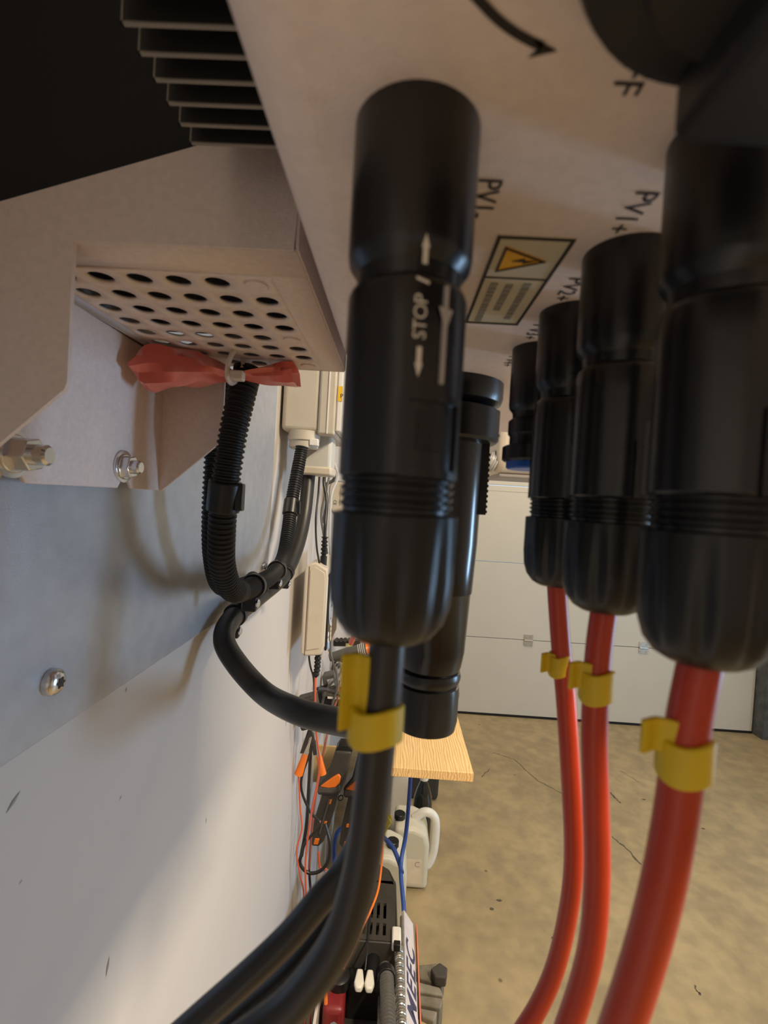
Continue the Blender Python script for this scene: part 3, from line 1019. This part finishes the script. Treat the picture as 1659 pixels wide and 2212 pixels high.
# black thin cords hanging beside the charger
def cord(name, pix, r, mat, label, cat='cord', group=None, seg=8):
    g = G().tube(spline(PX(pix), 8), r, seg)
    return obj(name, g, mat, None, label, cat, group)


gC = 'thin black cords on the wall'
cord('hanging_cord', [(692, 985, .97), (688, 1060, .97), (682, 1120, .96), (684, 1180, .96), (690, 1217, .96)], .0020, mCableBlk, 'thin black cord running from the isolator box into the top of the beige charger')
cord('hanging_cord', [(667, 1406, .965), (668, 1424, .968), (671, 1442, .98), (678, 1475, 1.0), (677, 1560, 1.025), (664, 1600, 1.035)], .0020, mCableBlk, 'thin black cord leaving the bottom of the beige charger beside the orange lead')
cord('hanging_cord', [(715, 1010, 1.15), (705, 1060, 1.13), (694, 1110, 1.12), (700, 1160, 1.12), (712, 1230, 1.15), (716, 1330, 1.16), (715, 1410, 1.15), (730, 1470, 1.1), (718, 1520, 1.1)], .0026, mGrip, 'grey cord hanging in front of the black charger face')
cord('hanging_cord', [(722, 1000, 1.2), (730, 1030, 1.18), (716, 1070, 1.17), (712, 1150, 1.17), (714, 1200, 1.17)], .0030, mGland, 'pale grey cord bunched beside the small battery unit')
cord('hanging_cord', [(716, 1000, 1.22), (722, 1034, 1.2), (702, 1050, 1.2), (706, 1085, 1.2), (698, 1130, 1.2)], .0042, mGrip, 'dark cable knot above the small battery unit')

# small battery unit with printed label
bu = root('battery_unit', A(733, 1115, 1.27), 'small beige rounded battery unit with printed label hanging on the wall', 'battery')
c = A(732, 1076, 1.27)
hw, hh_ = .0275, .046
out = []
for k in range(40):
    t = 2 * math.pi * k / 40
    sx = math.copysign(abs(math.cos(t)) ** .55, math.cos(t)) * hw
    sz = math.copysign(abs(math.sin(t)) ** .75, math.sin(t)) * hh_
    out.append(c + Vector((sx + sz * -.10, 0, sz)))
obj('case', G().prism([p + Vector((0, .004, 0)) for p in out], (0, .05, 0)), mChrome, bu, bevel=.003)
obj('face', G().prism([c + (p - c) * .9 for p in out], (0, .006, 0)), mCream, bu, bevel=.002)
fnt = lambda ox, oz: (lambda u, v: c + Vector((ox + v * 1.0 - .02 * 0, -.0006, oz - u)))
obj('label_text', text_geo('BATTERY C', .0085, fnt(.014, -.004)), mInk, bu)
g = G()
for k in range(9):
    p = c + Vector((.003, -.0006, .020 - .005 * k))
    g.add([p + Vector((dx, 0, dz)) for dx, dz in ((-.0012, 0), (.0012, 0), (.0012, .004), (-.0012, .004))], [(0, 1, 2, 3)])
obj('small_print', g, mGreyInk, bu, kind='stuff')
obj('ce_mark', text_geo('CE', .011, fnt(-.010, -.012)), mInk, bu)
obj('lime_knob', G().lathe(A(757, 1043, 1.255), [(.012, 0), (.013, .012), (.010, .02)], 16, axis=(1, -.4, .2)), mLime, bu)
obj('hook_clip', G().tube(spline(PX([(737, 1102, 1.262), (742, 1116, 1.258), (755, 1112, 1.255), (760, 1098, 1.255)]), 6), .0045, 8), mCream, bu)

# ------------------------------------------------------------------ wall clutter below the charger
tl = root('grip_lamp', A(755, 1430, 1.45), 'dark grey inspection lamp handle lying across the clutter below the charger', 'lamp')
a, b = A(712, 1420, 1.45), A(792, 1402, 1.45)
obj('handle', G().tube([a, a.lerp(b, .15), a.lerp(b, .5), a.lerp(b, .85), b], lambda s_: .012 + .006 * min(s_ / .05, 1), 16), mGrip, tl)
for k in range(4):
    p = a.lerp(b, .80 + .05 * k)
    dr = (b - a).normalized()
    obj('grip_ring', G().cyl(p - dr * .0012, p + dr * .0012, .0192, seg=18), mGland, tl)
obj('orange_end', G().cyl(b, b + (b - a) * .12, .017, .012, seg=16), mOrange, tl)
ck = root('black_wall_box', A(722, 1545, 1.42), 'black plastic box with a grey front behind the smooth cable below the charger', 'box')
c = A(718, 1512, 1.42)
obj('case', G().obox(c, (.042, 0, 0), (0, .027, 0), (0, 0, .032)), mBlackSat, ck, bevel=.004)
obj('face', G().obox(A(719, 1498, 1.392), (.031, 0, 0), (0, .004, 0), (0, 0, .010)), mGrip, ck, bevel=.002)
obj('stripe', G().obox(A(722, 1507, 1.390), (.019, 0, 0), (0, .003, 0), (0, 0, .003)), mLid, ck)
ad = root('power_adapter', A(712, 1492, 1.47), 'dark grey power adapter with a white label among tangled cords', 'adapter')
c = A(714, 1474, 1.47)
obj('case', G().obox(c, (.019, 0, .006), (0, .02, 0), (-.006, 0, .030)), mGrip, ad, bevel=.004)
obj('label', G().obox(c + Vector((.003, -.0203, .008)), (.009, 0, .003), (0, .0006, 0), (-.003, 0, .010)), mGland, ad)
wa = root('wall_adapter', A(680, 1570, 1.07), 'dark rubber plug block half hidden behind the smooth cable by the orange lead', 'adapter')
obj('case', G().obox(A(668, 1535, 1.07), (.021, 0, .007), (0, .018, 0), (-.007, 0, .035)), mOldSteel, wa, bevel=.006)
pkg = root('clear_package', A(745, 1480, 1.7), 'crumpled pale plastic package with a lime strip below the charger', 'package')
g = G()
N = 8
vs = []
for i in range(N + 1):
    for j in range(N + 1):
        p = A(723 + 41 * i / N, 1428 + 55 * j / N, 1.690)
        p.y += random.uniform(-.02, .02)
        vs.append(p)
g.add(vs, [(i * (N + 1) + j, i * (N + 1) + j + 1, (i + 1) * (N + 1) + j + 1, (i + 1) * (N + 1) + j) for i in range(N) for j in range(N)])
obj('film', g, mGland, pkg, solid=.002, sharp=10)
obj('lime_strip', G().obox(A(752, 1422, 1.665), (.022, 0, 0), (0, .002, 0), (0, 0, .007)), mLime, pkg)
cp = root('spring_clamp', A(770, 1400, 1.7), 'salmon red plastic spring clamp above the grey lamp handle', 'clamp')
obj('jaw', G().tube(spline(PX([(757, 1350, 1.64), (768, 1366, 1.64), (785, 1378, 1.64), (798, 1392, 1.64)]), 6), lambda s_: .010 + .05 * s_, 10), M('salmon', (.75, .20, .14), rough=.45), cp)
obj('handle', G().tube(spline(PX([(762, 1352, 1.66), (764, 1372, 1.67), (758, 1390, 1.70)]), 6), .009, 10), M('salmon', (.75, .2, .14)), cp)
tool = root('dark_socket_rail', A(735, 1395, 1.75), 'row of small dark fittings with a pale square above the grey lamp handle', 'fittings')
obj('rail', G().obox(A(750, 1388, 1.75), (.048, 0, .003), (0, .01, 0), (0, 0, .012)), mOldSteel, tool, bevel=.003)
for k in range(5):
    obj('fitting', G().cyl(A(728 + 9 * k, 1382, 1.74), A(728 + 9 * k, 1382, 1.72), .008, seg=10), mGrip, tool)
obj('pale_square', G().obox(A(754, 1394, 1.735), (.012, 0, 0), (0, .003, 0), (0, 0, .008)), M('pale_yellow', (.70, .66, .30)), tool)
for i, pp in enumerate(([(742, 1440, 1.40), (730, 1462, 1.37), (712, 1480, 1.365), (701, 1500, 1.36), (693, 1540, 1.35)],
                        [(708, 1395, 1.40), (722, 1440, 1.35), (729, 1470, 1.330), (722, 1510, 1.320), (708, 1550, 1.315)],
                        [(738, 1462, 1.37), (742, 1490, 1.37), (752, 1520, 1.37), (745, 1550, 1.37)],
                        [(686, 1488, 1.30), (705, 1490, 1.32), (735, 1500, 1.34), (755, 1502, 1.35)])):
    cord('tangle_cord', pp, (.0035, .003, .0045, .0055)[i], (mGrip, mGrip, mGland, mOldSteel)[i], ('grey cord crossing in front of the power adapter', 'dark cord hanging from the lamp handle past the adapter', 'pale grey cord hanging beside the yellow tag', 'flat dark strap above the black wall box')[i])
cord('twin_wire', [(733, 1470, 1.38), (728, 1510, 1.36), (716, 1545, 1.34), (706, 1590, 1.3), (694, 1650, 1.28), (682, 1720, 1.26), (674, 1790, 1.25), (668, 1880, 1.25), (672, 1970, 1.26), (660, 2080, 1.26), (655, 2230, 1.26)], .0030, M('wire_brown', (.30, .09, .06), rough=.5), 'reddish brown twin wire hanging down the wall past the orange clips')

# jumper clips
def clip(px0, py0, px1, py1, d, label):
    o = root('test_clip', A(px1, py1, d), label, 'clip', 'orange handled clips')
    a, b = A(px0, py0, d), A(px1, py1, d)
    obj('handle', G().tube([a.lerp(b, k / 6) for k in range(7)], lambda s_: .0065 + .07 * s_, 14), mOrange, o)
    up = (a - b).normalized()
    obj('jaw', G().tube([a, a + up * .014, a + up * .040], lambda s_: max(.0015, .006 - .11 * s_), 8), mHinge, o)
    obj('jaw_back', G().obox(a + up * .03 + Vector((-.008, 0, 0)), (.005, 0, .001), (0, .004, 0), up * .028), mOldSteel, o, bevel=.001)


clip(660, 1628, 645, 1672, 1.08, 'orange handled clip nearest the wall above a black coiled lead')
clip(689, 1632, 697, 1672, 1.19, 'orange handled clip tilted against the twin wire')
cord('black_lead', [(672, 1600, 1.2), (668, 1680, 1.2), (662, 1780, 1.2), (652, 1840, 1.2), (648, 1865, 1.2), (665, 1885, 1.2), (690, 1882, 1.2), (708, 1860, 1.2), (712, 1820, 1.2), (702, 1780, 1.21)], .0042, mCableBlk, 'black lead coiled below the orange handled clips', 'cord', None, 10)
cord('black_lead', [(676, 1610, 1.15), (650, 1690, 1.14), (668, 1750, 1.16), (690, 1780, 1.16), (660, 1820, 1.15), (652, 1850, 1.14)], .0032, mCableBlk, 'loop of thin black lead crossing behind the brown twin wire')
cord('orange_wire', [(645, 1672, 1.08), (648, 1740, 1.09), (652, 1790, 1.10), (641, 1835, 1.10), (646, 1880, 1.11), (656, 1930, 1.14), (655, 2000, 1.16), (652, 2090, 1.16), (652, 2230, 1.16)], .0019, mOrWire, 'thin red wire hanging from the orange clip nearest the wall')
cord('purple_cord', [(668, 1880, 1.24), (672, 1960, 1.24), (662, 2050, 1.24), (660, 2130, 1.24), (656, 2240, 1.24)], .0030, M('purple_cord', (.04, .025, .05), rough=.5), 'dark purple cord hanging low along the wall')
cord('red_loop', [(640, 2556, .98), (644, 2440, .98), (655, 2245, .98), (664, 2180, .98), (676, 2150, .98), (683, 2140, .98)], .0028, mOrWire, 'red wire loop near the floor by the wall')
cord('orange_stub', [(742, 2090, .95), (724, 2078, .925), (708, 2090, .90), (703, 2120, .885), (704, 2168, .88)], .0034, mOrange, 'short bright orange cord end beside the dark red casing')

# black and orange hand tools
def handtool(px, py, sc, d, lean, label):
    o = root('hand_tool', A(px, py + 110 * sc, d), label, 'power tool', 'black and orange hand tools')
    k = d / F * sc

    def P(u, v, w=0):                         # u right, v down in survey pixels
        return A(px, py, d) + Vector(((u - lean * v) * k, w * k, -v * k))
    g = G()
    ring = [(-26, -112), (24, -112), (28, -60), (28, -30), (30, 30), (24, 90), (8, 120), (-10, 120), (-24, 92), (-22, 0), (-34, -40), (-34, -70)]
    body = [(-16, -100), (20, -100), (22, -40), (24, -10), (-14, -10), (-22, -45)]
    obj('body', G().prism([P(u, v, -14) for u, v in ((-14, -104), (22, -104), (26, -40), (20, -6), (-26, -4), (-30, -24), (-16, -50))], (0, 40 * k, 0)), mToolBlk, o, bevel=.006, seg=3)
    obj('cap', G().prism([P(u, v, -10) for u, v in ((-10, -116), (20, -116), (23, -102), (-15, -102))], (0, 32 * k, 0)), mBlackSat, o, bevel=.003)
    obj('orange_grip', G().prism([P(u, v, -17) for u, v in ((6, -56), (13, -50), (14, -36), (8, -26), (-6, -23), (-26, -25), (-16, -36), (-4, -48))], (0, 6 * k, 0)), mOrange, o, bevel=.003)
    obj('grey_collar', G().prism([P(u, v, -16) for u, v in ((-28, -24), (9, -25), (15, -34), (20, -20), (8, -12), (-28, -10))], (0, 42 * k, 0)), mGrip, o, bevel=.003)
    bl = obj('blade_guard', G().prism([P(u, v, -8) for u, v in ((-16, -8), (20, -8), (20, 60), (16, 100), (8, 112), (-6, 112), (-16, 100), (-18, 60))], (0, 18 * k, 0)), mToolBlk, o, bevel=.003)
    obj('guard_rib', G().prism([P(u, v, -11) for u, v in ((0, 4), (4, 4), (4, 82), (0, 82))], (0, 4 * k, 0)), mGrip, bl)
    for u, v, s_ in ((4, 10, 4), (-5, 58, 3), (8, 58, 3), (0, 100, 5)):
        obj('orange_mark', G().prism([P(u + s_ * a, v + s_ * 1.3 * b, -10.5) for a, b in ((-1, -1), (1, -1), (1, 1), (-1, 1))], (0, 3 * k, 0)), mOrange, bl, bevel=.001)
    obj('hanging_ring', G().tube([P(26 + 5 * math.cos(t), 6 + 6 * math.sin(t)) for t in [q * .5236 for q in range(12)]], 1.3 * k, 6, True), mBlackSat, o)


handtool(712, 1716, 1.0, 1.33, .22, 'black hand tool with a full orange thumb pad hanging by the twin wire')
handtool(768, 1722, 1.0, 1.36, .14, 'black hand tool with an orange pad half hidden by the black STOP cable')
obj('cardboard_piece', G().obox(A(702, 1650, 1.42), (.033, 0, 0), (0, .004, 0), (0, 0, .055)), mGreen, None, 'tan cardboard piece hanging behind the hand tool', 'cardboard', bevel=.001)
pch = root('parts_pouch', A(700, 1960, 1.3), 'clear plastic pouch hanging on the wall below the black lead', 'pouch')
obj('bag', G().obox(A(702, 1912, 1.3), (.022, 0, 0), (0, .006, 0), (0, 0, .042)), M('clear_bag', (.62, .60, .60), rough=.25, trans=.3), pch, bevel=.003)
obj('hook', G().tube(spline(PX([(688, 1840, 1.29), (690, 1870, 1.29), (696, 1876, 1.29), (706, 1878, 1.29)]), 6), .003, 8), mOrWire, pch)
tp_ = root('tool_pouch', A(735, 1565, 1.75), 'olive grey fabric tool pouch hanging behind the tangled cords', 'pouch')
obj('bag', G().prism([A(px, py, 1.73) for px, py in ((720, 1430), (760, 1420), (790, 1470), (790, 1570), (714, 1570), (717, 1500))], (0, .06, 0)), M('olive_fabric', (.075, .066, .045), rough=.9, scale=80, var=.25, bump=.6, bscale=120), tp_, bevel=.012, seg=3)
obj('flap', G().prism([A(px, py, 1.724) for px, py in ((721, 1470), (745, 1455), (770, 1475), (745, 1500), (720, 1495))], (0, .008, 0)), M('khaki_fabric', (.20, .17, .10), rough=.9, var=.2), tp_, bevel=.003)

# ------------------------------------------------------------------ workbench board, jugs, bottle, hose
bn = root('work_bench', (.10, 1.9, ZF), 'narrow pine work bench standing along the wall beyond the inverter', 'bench')
yb0 = 1.183
obj('board', G().box(-.04, .230, yb0, 2.75, -.674, -.651), mWood, bn, bevel=.0015)
for x, y in ((-.04, 1.60), (-.04, 2.6), (.17, 2.6)):
    obj('leg', G().box(x, x + .035, y, y + .035, ZF, -.674), mBlackSat, bn, bevel=.002)
obj('rail', G().box(-.035, .2, 2.60, 2.63, -.73, -.674), mBlackSat, bn)
tw = root('driftwood_piece', A(995, 1522, 1.75), 'small weathered wood offcut lying on the bench edge', 'offcut')
zz = -.651
obj('offcut', G().tube(spline([Vector((.17, 1.68, zz + .015)), Vector((.20, 1.66, zz + .016)), Vector((.232, 1.64, zz + .012)), Vector((.245, 1.63, zz + .01))], 6), lambda s_: .013 + .004 * math.sin(s_ * 90), 10), mTwig, tw)
obj('stub', G().tube(spline([Vector((.19, 1.72, zz + .012)), Vector((.205, 1.70, zz + .036)), Vector((.212, 1.69, zz + .05))], 6), .010, 8), mTwig, tw)


def jug(c, w, dp, h, label, mat, capmat, cap_off, handle=True, paper=True):
    x, y = c
    o = root('jerry_can', (x, y, ZF), label, 'jug', 'plastic jerry cans')
    prof = [(-w, 0.0), (w, 0.0), (w, h * .72), (w * .80, h * .92), (w * .1, h), (-w, h)]
    obj('tank', G().prism([(x + a, y - dp, ZF + .004 + b) for a, b in prof], (0, 2 * dp, 0)), mat, o, bevel=.018, seg=4)
    if handle:
        hp = [Vector((x + w * .1, y, ZF + h * .98)), Vector((x + w * .7, y, ZF + h * 1.10)), Vector((x + w * 1.22, y, ZF + h * 1.06)), Vector((x + w * 1.42, y, ZF + h * .88)), Vector((x + w * 1.38, y, ZF + h * .45)), Vector((x + w * 1.12, y, ZF + h * .22)), Vector((x + w * .9, y, ZF + h * .2))]
        obj('handle', G().tube(spline(hp, 8), .017, 12), mJugWhite, o)
    cc = Vector((x + cap_off, y - dp * .2, ZF + h))
    obj('cap', G().lathe(cc, [(.017, -.006), (.017, .004), (.022, .005), (.022, .022), (.020, .024)], 24, lambda j, t: 1 + .02 * (math.sin(16 * t) > 0)), capmat, o, sharp=30)
    if paper:
        lb = obj('paper_label', G().box(x - w * .25, x + w * .62, y - dp - .0012, y - dp + .002, ZF + h * .12, ZF + h * .52), M('paper_beige', (.70, .60, .46), rough=.6), o)
        obj('label_text', text_geo('C', .030, lambda u, v: Vector((x + w * .36 + u, y - dp - .0016, ZF + h * .44 + v))), mGreyInk, lb)
    return o


jug((.140, 1.925), .068, .08, .235, 'translucent cream jerry can with a big white handle and paper label on the floor', mJug, mBlackSat, -.05)
jug((.047, 1.745), .070, .08, .25, 'cream plastic can with a black screw cap behind the yellow brush', mJug, mBlackSat, .015, handle=False, paper=False)
jg = root('white_funnel_can', (.10, 2.22, ZF), 'tall white plastic canister with an angled neck under the bench board', 'canister')
obj('body', G().prism([(.055, 2.16, ZF), (.145, 2.16, ZF), (.145, 2.16, ZF + .22), (.128, 2.16, ZF + .30), (.105, 2.16, ZF + .335), (.082, 2.16, ZF + .325), (.057, 2.16, ZF + .24)], (0, .12, 0)), mJugWhite, jg, bevel=.016, seg=4)
obj('neck', G().cyl((.110, 2.18, ZF + .325), (.112, 2.17, ZF + .365), .014, seg=16), mJugWhite, jg)
obj('neck_cap', G().cyl((.112, 2.17, ZF + .363), (.113, 2.166, ZF + .385), .016, seg=16), mBlackSat, jg)
bo = root('dark_bottle', (.196, 2.115, ZF), 'black glossy bottle with a white screw cap behind the cream jerry can', 'bottle')
bc = (.196, 2.115, ZF)
obj('glass', G().lathe(bc, [(.040, 0), (.042, .006), (.042, .175), (.039, .205), (.031, .235), (.018, .270), (.0155, .280), (.0155, .295)], 32), mBottle, bo, sharp=60)
obj('cap', G().lathe(bc, [(.0185, .283), (.0195, .286), (.0195, .318), (.018, .322)], 28, lambda j, t: 1 + .02 * (math.sin(20 * t) > 0)), mCap, bo, sharp=30)
obj('waste_bin', G().prism([(.10, 2.42, ZF), (.30, 2.42, ZF), (.31, 2.42, ZF + .56), (.09, 2.42, ZF + .56)], (0, .14, 0)), M('dark_bag', (.03, .03, .026), rough=.5), None, 'dark upright plastic bin standing behind the black bottle', 'bin', bevel=.02, seg=3)
cord('blue_hose', [(888, 1655, 1.5), (884, 1720, 1.48), (877, 1800, 1.45), (868, 1850, 1.42), (866, 1890, 1.38), (872, 1960, 1.3), (872, 2030, 1.2)], .0062, mBlueHose, 'straight blue hose dropping from the bench board past the jerry can', 'hose', None, 12)
cord('blue_hose', [(742, 1785, 1.5), (728, 1800, 1.48), (722, 1835, 1.46), (730, 1870, 1.46), (790, 1780, 1.5), (825, 1806, 1.47), (848, 1830, 1.45), (862, 1862, 1.42), (868, 1885, 1.38)], .0066, mBlueHose, 'curved blue hose looping behind the black STOP cable', 'hose', None, 12)
ybr = root('yellow_brush', A(835, 1810, 1.5), 'yellow bristle brush head beside the black screw cap', 'brush')
g = G()
for k in range(26):
    a = A(826 + random.uniform(-3, 4), 1800 + random.uniform(-5, 5), 1.5)
    b = A(832 + random.uniform(0, 14), 1768 + random.uniform(-5, 12), 1.5)
    b.y += random.uniform(-.01, .01)
    g.tube([a, a.lerp(b, .5), b], .0028, 5)
obj('bristles', g, M('bristle_yellow', (.78, .62, .06), rough=.5), ybr, kind='stuff')
obj('ferrule', G().cyl(A(824, 1812, 1.5), A(828, 1798, 1.5), .008, seg=12), mSticker, ybr)
cord('orange_cable', [(827, 1800, 1.2), (826, 1840, 1.15), (823, 1880, 1.1), (816, 1925, 1.05), (800, 1968, 1.0), (782, 2005, .97), (765, 2045, .95), (742, 2090, .95)], .0024, mOrange, 'bright orange thin cable falling across the black motor cover', 'cord')

# ------------------------------------------------------------------ machine standing by the wall
mc = root('motor_machine', (-.02, 1.1, ZF), 'worn machine with black vented motor cover and white lettered side panel by the wall', 'machine')
ZT = -.955                                    # top of the motor cover


def T_(px, py, z=ZT):
    return AZ(px, py, z)


yN, yFr = 1.035, 1.262
xa, xb = -.115, .062
cover = [(xa, yN), (xb, yN), (xb - .004, yFr - .06), (xb - .022, yFr - .015), (xb - .045, yFr), (xa + .03, yFr), (xa, yFr - .05)]
# walls of the cover
g = G()
n = len(cover)
for i in range(n):
    (x0, y0), (x1, y1) = cover[i], cover[(i + 1) % n]
    cxm, cym = -.03, 1.15
    def inn(x, y):
        return cxm + (x - cxm) * .95, cym + (y - cym) * .96
    a, b = inn(x0, y0), inn(x1, y1)
    g.prism([(x0, y0, ZT), (x1, y1, ZT), (b[0], b[1], ZT), (a[0], a[1], ZT)], (0, 0, -.20))
mcov = obj('motor_cover', g, mToolBlk, mc, bevel=.004, seg=3)
# cover top: frame and bars around two rows of slots
g = G()
g.prism([(xa + .006, yFr - .055, ZT - .006), (xb - .010, yFr - .065, ZT - .006), (xb - .026, yFr - .018, ZT - .006), (xb - .046, yFr - .004, ZT - .006), (xa + .032, yFr - .004, ZT - .006)], (0, 0, .007))
ys = [(yN + .004, 1.052), (1.083, 1.095), (1.138, yFr - .0555)]
for y0, y1 in ys:
    g.box(xa + .004, xb - .006, y0, y1, ZT - .006, ZT + .001)
xsl = [-.060 + .0152 * k for k in range(7)]
for y0, y1 in ((1.052, 1.083), (1.095, 1.138)):
    edges = [xa + .004] + [e for x in xsl for e in (x - .0034, x + .0034)] + [xb - .006]
    for k in range(0, len(edges), 2):
        g.box(edges[k], edges[k + 1], y0, y1, ZT - .006, ZT + .001)
obj('vented_top', g, mToolBlk, mc)
obj('cooling_fins', G().box(-.08, .05, 1.05, 1.14, ZT - .10, ZT - .03), mOldSteel, mc)
tr_ = obj('warning_triangle', G().prism([Vector((x, y, ZT + .0012)) for x, y in ((-.046, 1.186), (-.014, 1.188), (-.032, 1.168))], (0, 0, .0006)), M('tri_yellow', (.80, .62, .02), rough=.5), mc)
obj('cover_tab', G().box(-.024, .004, yFr - .004, yFr + .018, ZT - .05, ZT + .004), mOldSteel, mc, bevel=.004)
# lower engine block
obj('engine_block', G().box(-.11, .055, .93, 1.25, ZF + .10, ZT - .12), mOldSteel, mc, bevel=.012, seg=3)
obj('engine_base', G().box(-.13, .07, .80, 1.30, ZF + .02, ZF + .11), mOldSteel, mc, bevel=.006)
obj('air_box', G().box(-.045, .040, .985, 1.03, -1.10, -1.005), mBlackMat, mc, bevel=.008, seg=3)
obj('exhaust_stub', G().tube([Vector((.010, 1.05, -.995)), Vector((.011, 1.0, -.99)), Vector((.012, .975, -.99))], .0145, 16), mBlackMat, mc)
obj('steel_plate', G().box(.024, .050, .90, 1.0, -1.04, -1.02), mChrome, mc, bevel=.003)
# white side panel with lettering
zt2 = -.99
a0, b0 = Vector((.078, 1.15, zt2 + .014)), Vector((.078, .775, zt2))
dn = Vector((.030, 0, -.042))
pnl = obj('side_panel', G().prism([a0, b0, b0 + dn, a0 + dn * .8], Vector((-.006, 0, -.005))), mMachWhite, mc, bevel=.001)
un = Vector((.0003, 0, .0003))
obj('lettering', text_geo('MEEC', .048, lambda u, v: a0.lerp(b0, .40) + Vector((0, u * 1.25, .0373 * u * 1.25)) + dn * (.5 - v / .048 * .95) + un, shear=.25, bold=.0010, spacing=1.12), mNavy, pnl)
obj('orange_stripe', G().prism([(.1085, y, z) for y, z in ((1.15, zt2 - .018), (.775, zt2 - .042), (.775, zt2 - .075), (1.15, zt2 - .045))], (.003, 0, -.001)), mMachRed, mc)
obj('chrome_rail', G().tube([Vector((.073, 1.13, zt2 + .012)), Vector((.073, .95, zt2 + .006)), Vector((.073, .78, zt2))], .005, 10), mChrome, mc)
# spring
sp = []
p0, p1 = Vector((.064, 1.045, -.975)), Vector((.070, .865, -.985))
for k in range(34 * 10):
    f_ = k / (34 * 10)
    t = 2 * math.pi * 34 * f_
    sp.append(p0.lerp(p1, f_) + Vector((.0085 * math.cos(t), 0, .0085 * math.sin(t))))
obj('coil_spring', G().tube(sp, .0021, 6), mChrome, mc)
obj('white_lever', G().obox((.058, 1.047, -.955), (.010, 0, 0), (0, .020, 0), (0, 0, .012)), mCap, mc, bevel=.004, seg=3)
obj('lever_window', G().box(.052, .066, 1.018, 1.030, -.957, -.942), mBlackSat, mc, bevel=.001)
obj('red_casing', G().box(-.085, -.042, .93, 1.0, -1.20, -1.00), mDarkRed, mc, bevel=.01, seg=3)
obj('casing_cap', G().lathe((-.060, .985, -1.0), [(.024, -.002), (.024, .018), (.018, .022)], 20), mBlackSat, mc)
obj('plate_edge', G().box(-.098, -.092, .82, 1.02, -1.24, -.985), mMachWhite, mc, bevel=.001)
obj('chrome_bolt', G().lathe((-.060, .915, -1.03), [(.010, 0), (.010, .012), (.007, .016)], 6), mZinc, mc)
wh = obj('black_hood', G().lathe((.045, .852, -1.005), [(.064, -.14), (.068, -.06), (.060, -.015), (.038, .004), (.01, .008)], 36), mBlackSat, mc, sharp=50)
hp = [Vector((.036, 1.005, -.985)), Vector((.038, .98, -.968)), Vector((.040, .94, -.962)), Vector((.043, .88, -.96)), Vector((.045, .80, -.96))]
pth3 = resample(spline(hp, 20), .0012)
obj('ribbed_hose', G().tube(pth3, lambda s_: .0145 if (s_ / .007) % 1 < .55 else .0125, 18), mGrip, mc, sharp=50)
obj('hose_collar', G().cyl((.0375, .985, -.971), (.039, .965, -.965), .0185, seg=24), mBlackSat, mc, bevel=.001)
for s_ in (-1, 1):
    obj('pull_cap', G().prism([Vector((-.006 + s_ * .0105 + u, .965 + v, -.968)) for u, v in ((-.006, .022), (.006, .022), (.010, -.006), (.006, -.018), (-.006, -.018), (-.010, -.006))], (0, 0, -.012)), mCap, mc, label='cream pull cap', bevel=.003)
obj('pull_cord', G().tube(spline([Vector((-.006, .98, -.965)), Vector((-.004, 1.01, -.950)), Vector((-.002, 1.08, -.945)), Vector((.0, 1.17, -.948))], 8), .0018, 8), mCableBlk, mc)

# weathered timber offcuts on the floor
def block(pix, h, z0, mat, label, grp='weathered blocks by the machine'):
    P = [AZ(px, py, z0 + h) for px, py in pix]
    return obj('timber_block', G().prism(P, (0, 0, -h)), mat, None, label, 'timber block', grp, bevel=.004)


zf = ZF
block([(900, 2085), (945, 2080), (962, 2098), (955, 2128), (898, 2110)], .07, zf + .001, mDirty, 'grey weathered block at the far end of the pile beside the machine')
block([(930, 2092), (950, 2078), (967, 2090), (964, 2112), (940, 2110)], .03, zf + .0725, M('dark_nut', (.06, .05, .04), rough=.7), 'dark hexagonal lump resting on the far weathered block')
block([(895, 2118), (950, 2132), (958, 2150), (893, 2140)], .08, zf + .001, M('pale_timber', (.36, .32, .25), rough=.8, scale=20, c2=(.2, .17, .12), bump=.4, bscale=60), 'pale weathered board in the middle of the pile beside the machine')
block([(893, 2146), (958, 2156), (952, 2178), (903, 2168)], .075, zf + .001, mDirty, 'dark stained block in the middle of the pile beside the machine')
block([(905, 2176), (945, 2184), (938, 2206), (912, 2196)], .07, zf + .001, M('pale_timber', (.36, .32, .25)), 'cracked pale block near the black hood of the machine')
block([(896, 2196), (935, 2216), (925, 2250), (890, 2250)], .06, zf + .001, M('tan_timber', (.46, .36, .17), rough=.8), 'tan board closest to the black hood of the machine')

# ventilation duct hanging beyond the inverter
vd = root('ventilation_duct', A(1120, 1020, 1.5), 'beige rounded ventilation duct end hanging from the ceiling beyond the inverter', 'duct')
dd = 1.5
x0, x1, zb2 = A(1078, 960, dd).x, A(1260, 960, dd).x, A(1110, 1024, dd).z
mDuct = M('duct_beige', (.66, .58, .47), rough=.5, var=.03)
prof = []
for k in range(13):
    t = math.pi * k / 24
    prof.append((dd + .06 - .06 * math.sin(t), zb2 + .06 - .06 * math.cos(t)))
pts = [(y, z) for y, z in prof] + [(dd, ZC), (dd + .26, ZC), (dd + .26, zb2)]
obj('duct_body', G().prism([(x0, y, z) for y, z in pts], (x1 - x0, 0, 0)), mDuct, vd, bevel=.02, seg=4)
obj('duct_underside_shade', G().box(x0 + .012, x1 - .012, dd + .03, dd + .25, zb2 - .010, zb2 + .002), M('duct_shade_grey', (.30, .27, .25), rough=.5), vd, bevel=.004)  # grey slab carries the shading under the duct's rounded end
obj('ribbed_collar', G().tube(resample([Vector((x0 + .004, dd + .05, zb2 + .035)), Vector((x0 - .022, dd + .05, zb2 + .045))], .002), lambda s_: .034 if (s_ / .009) % 1 < .5 else .029, 20), mGland, vd, sharp=50)
